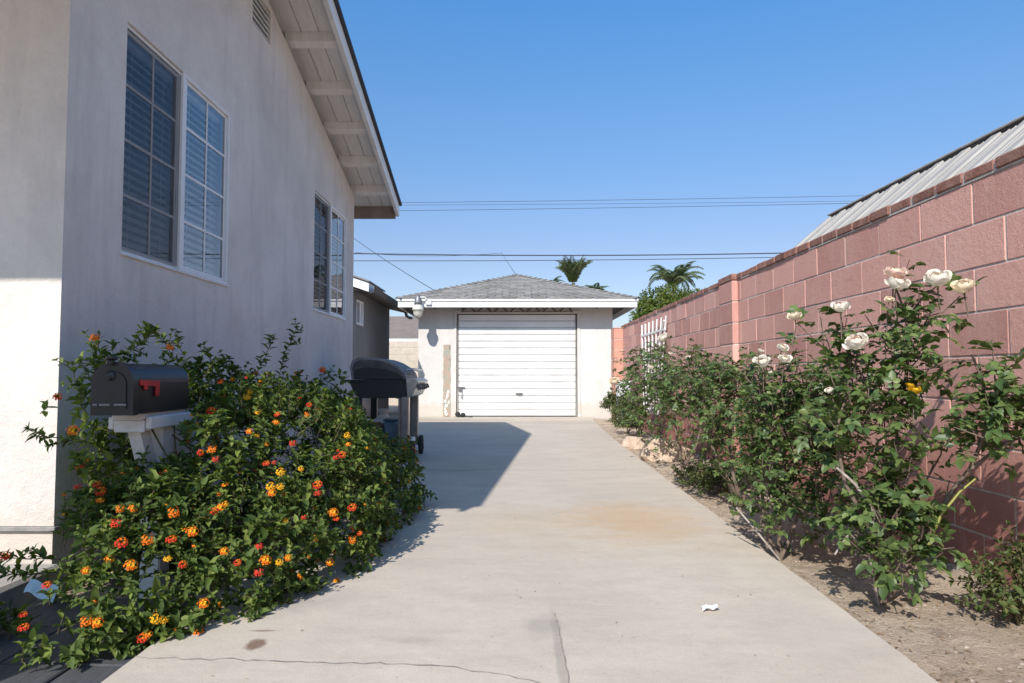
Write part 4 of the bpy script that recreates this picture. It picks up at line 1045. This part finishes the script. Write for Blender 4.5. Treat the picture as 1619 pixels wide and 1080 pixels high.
# ------------------------------------------------------------------ lantana
lan=thing('lantana_bush','sprawling green lantana covered in orange and yellow flower heads, against the house wall','shrub',(-1.35,3.5,-.05))
BLOBS=[((-1.25,3.45,.28),(.55,.75,.54)),((-1.70,2.86,.36),(.22,.36,.58)),((-1.50,2.42,.12),(.30,.24,.27)),((-1.60,2.30,.03),(.24,.20,.14)),((-1.38,2.62,.2),(.24,.24,.30)),((-1.50,2.55,.10),(.40,.34,.34)),((-1.32,4.25,.30),(.34,.75,.52)),((-.98,4.25,.12),(.38,.75,.40)),((-1.35,2.72,.06),(.42,.40,.30)),((-1.6,3.2,.35),(.3,.5,.5)),((-.98,3.35,.15),(.32,.55,.36)),((-1.18,2.85,.10),(.36,.42,.36)),((-1.68,3.8,.4),(.30,.6,.52))]
def inside(p,k=1.0):
    return any(((p[0]-c[0])/(r[0]*k))**2+((p[1]-c[1])/(r[1]*k))**2+((p[2]-c[2])/(r[2]*k))**2<1 for c,r in BLOBS)
LV=Leaves(); ST=MB()
def blocked(p,m=0.0):
    if p.x<HX+.03 and p.y>2.96: return True
    if p.x<-.655*p.y and p.z>.10: return True
    if -1.68-m<p.x<-1.36+m and p.y<3.16 and .62-m<p.z<1.02: return True
    if -1.58<p.x<-1.43 and p.y<2.90 and p.z>.60: return True
    return False
root=Vector((-1.4,3.4,-.05))
flowers=[]
tot=sum(r[0]*r[1]+r[1]*r[2]+r[0]*r[2] for c,r in BLOBS)
for c,r in BLOBS:
    c=Vector(c); n=int(9500*(r[0]*r[1]+r[1]*r[2]+r[0]*r[2])/tot)
    for i in range(n):
        d=Vector((R.gauss(0,1),R.gauss(0,1),R.gauss(0,1))).normalized()
        k=R.choice((.72,.86,.94,1.0,1.03))*(1+.16*mn.noise(d*2.2+c*2))
        p=c+Vector((d.x*r[0],d.y*r[1],d.z*r[2]))*k
        if p.z<-.02 or inside(p,.74) or blocked(p): continue
        nrm=Vector((d.x/r[0],d.y/r[1],d.z/r[2])).normalized()
        dd=nrm*.8+Vector((0,0,.45))+rv(.45)+Vector((.12,-.1,0))
        if mn.noise(p*4.5)<-.36: continue
        L=R.uniform(.07,.16)
        tip=p+dd.normalized()*L
        if blocked(tip,.02): continue
        e,dr_=shoot(LV,ST,p-dd.normalized()*L*.5,dd,L,R.choice((.028,.04,.046,.052,.060,.066))*R.uniform(.9,1.1))
        flowers.append((e,dr_,nrm))
# inner woody stems
for i in range(46):
    c,r=R.choice(BLOBS); q=Vector(c)+Vector((R.uniform(-.7,.7)*r[0],R.uniform(-.7,.7)*r[1],R.uniform(-.1,.7)*r[2]))
    if q.x<-.60*q.y: continue
    b=root+Vector((R.uniform(-.05,.35),R.uniform(-.7,1.0),0)); ST.tube([b,b.lerp(q,.5)+rv(.06)+Vector((0,0,.05)),q],[.010,.006,.003],5,cap=False)
# long free sprigs
def sprig(pts,leaf=.05,flower=None,pitch=.03):
    pts=[Vector(p) for p in pts]
    for a,b in zip(pts[:-1],pts[1:]):
        e,dd=shoot(LV,ST,a,b-a,(b-a).length,leaf,pitch,taper=.2,droop=0)
        for k in range(2):
            q=a.lerp(b,R.uniform(.3,.8)); shoot(LV,ST,q,(b-a).normalized()+rv(.8),R.uniform(.05,.10),leaf*.8)
    return pts[-1],(pts[-1]-pts[-2])
SP=[[at(440,600,3.9),at(448,560,3.95),at(462,535,4.0),at(470,515,4.0)],[at(400,600,3.8),at(420,560,3.8),at(432,537,3.8)],[at(500,610,4.1),at(520,595,4.1),at(546,590,4.1)],
    [at(150,600,3.0),at(160,565,3.0),at(150,540,3.0)],[at(180,590,3.1),at(205,555,3.1),at(215,528,3.1)],[at(260,600,3.3),at(270,560,3.25),at(255,528,3.2),at(240,522,3.2)],[at(300,600,3.3),at(290,560,3.3),at(275,535,3.3)],[at(320,600,3.4),at(335,575,3.4),at(330,560,3.4)],
    [at(140,700,2.75),at(100,692,2.7),at(55,690,2.68)],[at(150,630,2.9),at(118,600,2.9),at(115,575,2.9)],[at(110,880,2.62),at(60,880,2.58),at(20,878,2.55)],[at(100,900,2.6),at(50,905,2.55),at(5,900,2.5)],
    [at(620,770,4.6),at(655,775,4.6),at(690,783,4.6)],[at(610,740,4.7),at(640,760,4.7),at(672,778,4.7)],[at(560,700,4.6),at(600,715,4.65),at(630,740,4.7)],[at(560,640,4.7),at(575,655,4.7),at(590,680,4.7)],
    [at(230,990,2.35),at(220,1008,2.3),at(215,1018,2.28)],[at(330,940,2.55),at(335,970,2.5),at(345,985,2.48)],[at(460,890,2.95),at(480,915,2.9),at(500,920,2.88)],[at(380,600,3.7),at(370,585,3.7),at(352,572,3.7)],
    [at(530,620,4.4),at(556,625,4.4),at(566,640,4.4)],[at(200,560,3.0),at(225,540,3.0),at(235,530,3.0)]]
for s in SP: sprig(s)
# flower heads read off the photograph, set on the surface of the bush
PF=[(149,534,3),(92,627,1),(118,680,0),(128,768,4),(268,548,3),(328,560,1),(288,590,0),(308,655,2),(312,672,2),(336,650,1),(350,603,1),(368,600,0),(396,620,2),(391,628,2),(405,590,1),(440,655,1),(438,668,0),(396,682,0),(466,597,1),(510,585,1),(338,710,3),(336,650,1),(320,715,1),(344,725,4),(424,732,1),(436,730,4),(446,745,2),(478,740,2),(431,768,2),(446,768,2),(433,778,0),(505,765,1),(505,778,4),(550,688,2),(552,702,0),(590,712,0),(584,708,2),(606,735,1),(543,718,1),(533,722,4),(160,765,1),(165,775,1),(164,790,0),(196,802,3),(216,802,0),(353,800,0),(360,795,2),(344,806,1),(310,838,0),(278,850,1),(200,855,1),(190,825,4),(272,880,2),(296,888,1),(145,898,0),(85,920,1),(382,885,1),(425,882,0),(446,885,2),(460,878,0),(530,808,0),(535,818,1),(617,826,0),(572,840,1),(560,850,3),(502,848,2),(525,885,0),(536,914,0),(548,912,2),(330,948,0),(255,972,2),(268,974,2),(165,978,0),(148,975,3),(50,965,1),(52,985,1),(238,1000,1),(322,993,3),(245,995,0),(18,875,1),(630,885,1),(484,815,4),(415,860,4),(280,808,3),(360,868,0),(465,700,4),(487,655,3),(415,900,4),(240,850,3),(215,890,0),(560,800,1),(490,640,1),(455,820,2)]
FHN=0
def ray_hit(px,py):
    d=Vector(((px-812)/F,1,(592-py)/F)); o=Vector((0,0,CAMZ)); t=2.0
    while t<6:
        p=o+d*t
        if p.z<-.03: return None
        if inside(p,1.03): return p
        t+=.02
    return None
for px,py,k in PF:
    p=ray_hit(px,py)
    if p is None:
        p=at(px,py,2.55 if px<60 else 3.0)
        if px>300: p=at(px,py,3.9)
    tocam=(Vector((0,0,CAMZ))-p).normalized(); p=p+tocam*.06
    d=(tocam*.7+Vector((.1,0,.7))+rv(.35))
    put_mesh('flower_head',FL[k],lan,p,d,R.uniform(.5,.85)); FHN+=1
    b=p-d.normalized()*.10; shoot(LV,ST,b-rv(.02),d,.075,.04)
R.shuffle(flowers)
extra=MB()
for e,dd,nrm in flowers[:260]:
    me=R.choice(FL); q=(dd+Vector((0,0,.5))).normalized().to_track_quat('Z','Y').to_matrix()
    base=len(extra.v)
    fs_=R.uniform(.25,.6)
    extra.raw([tuple(e+q@(Vector(v.co)*fs_)) for v in me.vertices],[tuple(pp.vertices) for pp in me.polygons])
    mi=[{'yellow_floret':0,'orange_floret':1,'red_floret':2,'pink_floret':3,'lantana_leaf':4}[me.materials[pp.material_index].name] for pp in me.polygons]
    extra.m[-len(mi):]=mi
make('scattered_flowers',extra,[M['fl_yellow'],M['fl_orange'],M['fl_red'],M['fl_pink'],M['lantana']],lan)['kind']='stuff'
LV.build('foliage',M['lantana'],lan); make('stems',ST,M['stem'],lan)
print('lantana leaves',len(LV.a),'flower heads',FHN)

# ------------------------------------------------------------------ roses
def rose_bush(base,label,canes,mass,blooms,mat='roseleaf',leaf=.075,dens=1.0,extra_canes=()):
    t=thing('rose_bush',label,'rose bush',base,'rose bushes along the block wall'); LV=Leaves(); ST=MB(); B=Vector(base)
    for pts,r0 in canes:
        pts=[Vector(p) for p in pts]; 
        # refine
        P=[]
        for a,b in zip(pts[:-1],pts[1:]):
            n=max(1,int((b-a).length/.08)); P+= [a.lerp(b,k/n)+rv(.006) for k in range(n)]
        P.append(pts[-1]); m=len(P); ST.tube(P,[max(.0025,r0*(1-.75*i/m)) for i in range(m)],6)
        for i in range(max(1,int(m*.35)),m):
            d=(P[min(i+1,m-1)]-P[i-1]).normalized()
            if R.random()<.75*dens:
                for q in range(2): rose_leaf(LV,P[i],rv(1)+d*.3+Vector((-.1,-.2,.0)),leaf*R.uniform(.75,1.2))
            if R.random()<.30*dens: rose_shoot(LV,ST,P[i],rv(.8)+d*.8+Vector((0,0,.3)),R.uniform(.08,.18),leaf*.9)
    for c,r,n in mass:
        c=Vector(c)
        for i in range(int(n*dens)):
            d=Vector((R.gauss(0,1),R.gauss(0,1),R.gauss(0,1))).normalized(); k=R.uniform(.45,1.05)
            p=c+Vector((d.x*r[0],d.y*r[1],d.z*r[2]))*k
            if p.x>BX-.05 or p.z<.03: continue
            if mn.noise(p*5)<-.22: continue
            q=p+(d*.6+Vector((-.1,-.15,.6))+rv(.5)).normalized()*.02
            rose_shoot(LV,ST,p,d*.6+Vector((-.1,-.1,.7))+rv(.5),R.uniform(.07,.15),leaf*R.uniform(.75,1.05))
    mt=MB()
    for p,k,sz in blooms:
        p=Vector(p); p=p+(Vector((0,0,CAMZ))-p).normalized()*.07; sz*=.84; d=Vector((R.uniform(-.5,.2),-R.uniform(.2,.6),R.uniform(.7,1.0)))
        if k=='bud': continue
        put_mesh('rose_bloom',BL[k],t,p,d,sz/.083,R.uniform(0,6)); ST.tube([p-d.normalized()*.03,p-d.normalized()*.03-Vector((0,0,.1))+rv(.02)],[.003,.003],5)
        rose_leaf(LV,p-Vector((0,0,.10)),rv(1),leaf*.8); rose_leaf(LV,p-Vector((0,0,.13)),rv(1),leaf)
    LV.build('foliage',M[mat],t); make('canes',ST,M['cane'],t)
    if extra_canes:
        for nm,mk,pts,r0 in extra_canes:
            mb=MB(); mb.tube([Vector(p) for p in pts],[r0*(1-.5*i/len(pts)) for i in range(len(pts))],7); make(nm,mb,M[mk],t)
    return t
Y1=2.85
b1=Vector((1.50,2.83,-.05))
rose_bush(tuple(b1),'tall near rose bush with peach, cream and yellow blooms, first from the camera',
  [([b1,at(1395,860,2.85),at(1400,760,2.9),at(1420,660,2.9),at(1432,580,2.9),at(1435,500,2.9),at(1420,460,2.9)],.014),
   ([at(1435,500,2.9),at(1455,475,2.9),at(1483,452,2.88)],.005),
   ([at(1440,510,2.9),at(1490,492,2.88),at(1520,468,2.86)],.004),
   ([b1,at(1370,840,2.75),at(1330,760,2.8),at(1320,680,2.85),at(1345,600,2.9),at(1355,560,2.9)],.012),
   ([at(1345,600,2.9),at(1300,550,3.0),at(1262,512,3.05)],.004),([at(1345,600,2.9),at(1335,540,2.95),at(1330,498,2.95)],.004),
   ([b1,at(1440,880,2.8),at(1480,800,2.75),at(1530,740,2.65),at(1560,660,2.6),at(1550,600,2.6),at(1535,560,2.6)],.013),
   ([at(1530,740,2.65),at(1580,700,2.6),at(1612,690,2.55),at(1640,720,2.5)],.007),([at(1560,660,2.6),at(1590,640,2.58),at(1619,650,2.55)],.005),
   ([at(1535,570,2.6),at(1500,570,2.65),at(1480,580,2.7)],.004),([at(1420,660,2.9),at(1450,630,2.85),at(1475,600,2.8)],.004),
   ([b1,at(1420,840,2.8),at(1480,720,2.9),at(1490,670,2.9)],.008)],
  [(at(1375,640,2.9),(.14,.13,.18),46),(at(1428,560,2.9),(.09,.08,.15),28),(at(1445,505,2.92),(.06,.05,.05),6),(at(1580,640,2.6),(.10,.08,.14),34),(at(1595,705,2.55),(.14,.1,.11),50),
   (at(1400,850,2.75),(.16,.14,.14),72),(at(1335,680,2.9),(.13,.13,.16),44),(at(1450,770,2.8),(.10,.12,.08),16),(at(1395,740,2.9),(.11,.13,.14),32),(at(1335,610,2.95),(.09,.09,.08),12)],
  [(at(1417,437,2.9),'k',.085),(at(1420,454,2.87),'p',.085),(at(1485,447,2.88),'w',.095),(at(1526,459,2.86),'c',.085),(at(1355,547,2.88),'p',.09),(at(1330,490,2.95),'p',.07),(at(1257,504,3.05),'c',.058),(at(1444,620,2.84),'y',.052),(at(1436,612,2.85),'y',.036),(at(1452,603,2.86),'y',.030),(at(1416,671,2.85),'k',.055),(at(1310,619,2.9),'p',.032),(at(1407,476,2.88),'c',.035),(at(1493,660,2.85),'k',.02)],
  leaf=.092,extra_canes=[('yellow_cane','yellowcane',[at(1455,865,2.7),at(1480,810,2.68),at(1510,775,2.66),at(1535,755,2.64)],.006),('dead_cane','deadcane',[b1+Vector((-.03,-.03,.0)),at(1365,870,2.75),at(1335,840,2.7),at(1312,872,2.65)],.006),('dead_cane','deadcane',[b1,at(1372,800,2.75),at(1345,762,2.75),at(1318,738,2.75)],.008),('dead_cane','deadcane',[b1+Vector((.0,.03,0)),at(1400,900,2.8),at(1385,870,2.7)],.012)])
b2=Vector((1.33,3.45,-.05))
rose_bush(tuple(b2),'dark leafy rose bush with white blooms, second from the camera along the driveway',
  [([b2,at(1225,830,3.5),at(1235,740,3.6),at(1240,650,3.7),at(1238,585,3.7)],.012),([b2,at(1260,800,3.5),at(1300,700,3.6),at(1310,620,3.7)],.010),([b2,at(1200,820,3.5),at(1205,700,3.8),at(1200,600,3.9)],.010),([at(1310,640,3.7),at(1340,590,3.7),at(1350,560,3.7)],.005)],
  [(at(1255,700,3.7),(.30,.30,.26),310),(at(1235,620,3.8),(.26,.24,.16),90),(at(1200,770,3.6),(.14,.16,.12),44),(at(1290,800,3.4),(.14,.14,.09),38),(at(1250,815,3.5),(.13,.12,.10),36),(at(1300,650,3.6),(.18,.16,.20),90)],
  [(at(1205,577,3.65),'w',.085),(at(1240,571,3.6),'w',.062),(at(1236,553,3.65),'w',.058),(at(1202,556,3.6),'w',.026),(at(1218,590,3.6),'w',.02)],leaf=.075,
  extra_canes=[('dead_cane','deadcane',[b2,at(1190,835,3.4),at(1160,800,3.5)],.006)])
b3=Vector((1.58,4.75,-.05))
rose_bush(tuple(b3),'dense rose bush without blooms, third from the camera, gnarled canes at its foot',
  [([b3,at(1160,770,4.7),at(1150,700,4.8),at(1160,620,4.9)],.016),([b3,at(1150,760,4.7),at(1120,700,4.8),at(1110,620,4.9)],.014),([b3,at(1180,740,4.8),at(1195,680,4.9)],.012),([b3+Vector((-.05,0,0)),at(1145,745,4.6),at(1128,725,4.6)],.012)],
  [(at(1150,655,4.9),(.36,.34,.30),290),(at(1110,620,5.1),(.3,.3,.22),160),(at(1180,600,5.0),(.24,.24,.16),60),(at(1150,735,4.9),(.22,.18,.08),26)],[(at(1168,640,4.6),'k',.03)],leaf=.075)
b4=Vector((1.65,6.7,-.05))
rose_bush(tuple(b4),'dense rose bush in front of the trellis with one white bloom on top',
  [([b4,at(1070,700,6.7),at(1060,620,6.8),at(1052,545,6.8)],.016),([b4,at(1100,700,6.8),at(1120,620,7.0)],.014)],
  [(at(1060,640,6.9),(.42,.5,.42),190),(at(1110,605,7.0),(.38,.4,.28),110),(at(1085,570,7.1),(.30,.3,.12),40),(at(1030,590,7.2),(.26,.3,.26),70)],
  [(at(1050,537,6.6),'w',.10),(at(1088,567,6.6),'w',.05),(at(1028,582,6.6),'p',.05),(at(1060,560,6.6),'p',.04)],leaf=.085)
b5=Vector((1.70,9.3,-.05))
rose_bush(tuple(b5),'farthest rose bush, thin, with one cream bloom next to the white bin',
  [([b5,at(1010,640,9.2),at(1000,600,9.2),at(972,606,9.2)],.014),([b5,at(1020,650,9.2),at(1015,560,9.3)],.014)],
  [(at(1015,600,9.2),(.32,.4,.36),120),(at(1005,640,9.0),(.22,.3,.26),50)],
  [(at(971,606,9.0),'c',.13)],leaf=.095)
def small_plant(base,label,mass,mat='weed',leaf=.05,n=1,name='weed_clump',cat='weed',group='low plants at the foot of the wall'):
    t=thing(name,label,cat,base,group); LV=Leaves(SMALL_V,SMALL_F); ST=MB(); B=Vector(base)
    for c,r,k in mass:
        c=Vector(c)
        for i in range(k):
            d=Vector((R.gauss(0,1),R.gauss(0,1),abs(R.gauss(0,1)))).normalized(); p=c+Vector((d.x*r[0],d.y*r[1],d.z*r[2]))*R.uniform(.3,1)
            if p.x>BX-.03: continue
            shoot(LV,ST,p,d+rv(.5)+Vector((0,0,.6)),R.uniform(.05,.14),leaf,pitch=.022)
        for i in range(8):
            d=rv(1); ST.tube([B+rv(.03),B.lerp(c,.6)+rv(.04),c+Vector((d.x*r[0],d.y*r[1],abs(d.z)*r[2]))*.8],[.005,.004,.002],5,cap=False)
    LV.build('foliage',M[mat],t); make('stems',ST,M['stem'],t)
small_plant((1.93,2.62,-.04),'low leafy young plant at the foot of the block wall, nearest the camera',[(at(1590,925,2.62),(.12,.12,.07),32),(at(1575,955,2.6),(.13,.12,.03),30),(at(1612,895,2.62),(.08,.10,.07),18)],'roseold',.045,name='young_shrub',cat='shrub')
small_plant((1.66,6.0,-.04),'low dark green ground shrub between the large boulder and the driveway edge',[((1.50,5.5,-.01),(.17,.45,.09),120),((1.75,5.6,.0),(.28,.4,.12),90)],'roseold',.045,name='ground_shrub',cat='shrub')
small_plant((1.98,13.2,-.04),'pale weed against the right corner of the garage wall',[((1.92,13.3,.2),(.18,.2,.28),110)],'weed',.07)
small_plant((1.92,12.0,-.04),'taller pale weed in front of the white bin',[((1.95,11.9,.2),(.22,.35,.30),150)],'weed',.07)
small_plant((1.75,10.6,-.04),'grey-green weed under the farthest rose bush, beside the driveway',[((1.78,10.4,.08),(.25,.6,.2),130)],'weed',.06)

# ------------------------------------------------------------------ dry leaves and pebbles on the soil (and a few on the slab)
LT=Leaves(SMALL_V,SMALL_F)
for i in range(900):
    y=1.7+R.random()**1.5*9; edge=1.24+.02*(y-2)
    x=edge+abs(R.gauss(0,.16)) if R.random()<.6 else R.uniform(edge,2.1)
    z=soilh(x,y)+.006
    LT.add((x,y,z),rv(1)*Vector((1,1,.15)) if False else (R.uniform(-1,1),R.uniform(-1,1),R.uniform(-.1,.25)),(R.uniform(-.3,.3),R.uniform(-.3,.3),1),R.uniform(.008,.024),R.uniform(.005,.013))
for i in range(120):
    y=1.9+R.random()*8; x=R.uniform(-1,1.25); LT.add((x,y,.004),(R.uniform(-1,1),R.uniform(-1,1),.05),(R.uniform(-.2,.2),R.uniform(-.2,.2),1),R.uniform(.006,.014),R.uniform(.004,.008))
gl=thing('leaf_litter',None,None); 
COL.objects.unlink(gl); bpy.data.objects.remove(gl)
class _P: pass
def litter_build():
    o=bpy.data.objects.new('tmp',None); ob=LT.build('leaf_litter',M['litter'],o); ob.parent=None; bpy.data.objects.remove(o)
    tag(ob,'dry brown leaves scattered over the soil bed along the driveway edge','leaf litter',kind='stuff')
litter_build()
mb=MB()
for i in range(700):
    y=1.7+R.random()**1.4*8; x=R.uniform(1.24+.02*(y-2),2.1); s=R.uniform(.003,.011)*(1.5 if R.random()<.06 else 1); z=soilh(x,y); a=R.uniform(0,6)
    P=[(x+s*R.uniform(.7,1.2)*math.cos(a+k*PI/3),y+s*R.uniform(.7,1.2)*math.sin(a+k*PI/3),z) for k in range(6)]
    mb.raw(P+[(x,y,z+s*.9)],[(k,(k+1)%6,6) for k in range(6)],0,True)
o=make('pebbles',mb,M['pebble']); tag(o,'small pebbles and clods scattered over the soil bed','pebbles',kind='stuff')
#@@END
# ------------------------------------------------------------------ camera, light
cam=bpy.data.cameras.new('camera'); co=bpy.data.objects.new('camera',cam); COL.objects.link(co); S.camera=co
cam.sensor_width=36; cam.lens=24.0; cam.clip_end=2000; cam.clip_start=.05
tilt=math.atan(52/1079); co.location=(0,0,CAMZ); co.rotation_euler=(PI/2+tilt,0,math.atan(2.5/1079))
sd=Vector((.36,1,-.85)).normalized()
sl_=bpy.data.lights.new('sun','SUN'); sl_.energy=3.25; sl_.angle=math.radians(.53); sl_.color=(1,.94,.86)
so=bpy.data.objects.new('sun',sl_); COL.objects.link(so); so.rotation_euler=sd.to_track_quat('-Z','Y').to_euler(); so.location=(-5,-12,12)
w=bpy.data.worlds.new('World'); S.world=w; w.use_nodes=True; nt=w.node_tree; bg=nt.nodes['Background']
sky=nt.nodes.new('ShaderNodeTexSky'); sky.sky_type='NISHITA'; sky.sun_disc=False
sky.sun_elevation=math.asin(-sd.z); sky.sun_rotation=math.atan2(-.36,-1)%(2*PI); sky.air_density=1.0; sky.dust_density=1.0; sky.ozone_density=2.0
tc=nt.nodes.new('ShaderNodeTexCoord'); sp=nt.nodes.new('ShaderNodeSeparateXYZ'); nt.links.new(tc.outputs['Generated'],sp.inputs[0])
rp=nt.nodes.new('ShaderNodeValToRGB'); e=rp.color_ramp.elements; e[0].position=0; e[0].color=(.56,.54,.60,1); e[1].position=1; e[1].color=(.50,.78,.96,1)
for p_,c_ in ((.18,(.53,.52,.58,1)),(.375,(.45,.66,.79,1)),(.5,(.38,.72,.95,1))):
    k_=e.new(p_); k_.color=c_
nt.links.new(sp.outputs[2],rp.inputs[0]); skc=mix(nt,1.0,sky.outputs[0],rp.outputs[0],'MULTIPLY')
mp=nt.nodes.new('ShaderNodeMapping'); mp.inputs['Scale'].default_value=(1,1,3.2); nt.links.new(tc.outputs['Generated'],mp.inputs[0])
cl=ramp(nt,noise(nt,mp.outputs[0],2.6,6,.62),.50,.80)
lx=ramp(nt,sp.outputs[0],-.32,.12,(1,1,1,1),(.12,.12,.12,1))
lz=ramp(nt,sp.outputs[2],.28,.48)
lx=math_(nt,'MULTIPLY',ramp(nt,sp.outputs[0],-.25,.02,(1,1,1,1),(0,0,0,1)),lz)
nt.links.new(mix(nt,math_(nt,'MULTIPLY',math_(nt,'MULTIPLY',cl,lx),.6),skc,(3.4,3.9,4.6,1)),bg.inputs[0]); bg.inputs[1].default_value=.135
S.view_settings.view_transform='Standard'; S.view_settings.look='None'; S.view_settings.exposure=.82; S.view_settings.gamma=1
S.render.engine='CYCLES'; S.render.resolution_x=1024; S.render.resolution_y=683
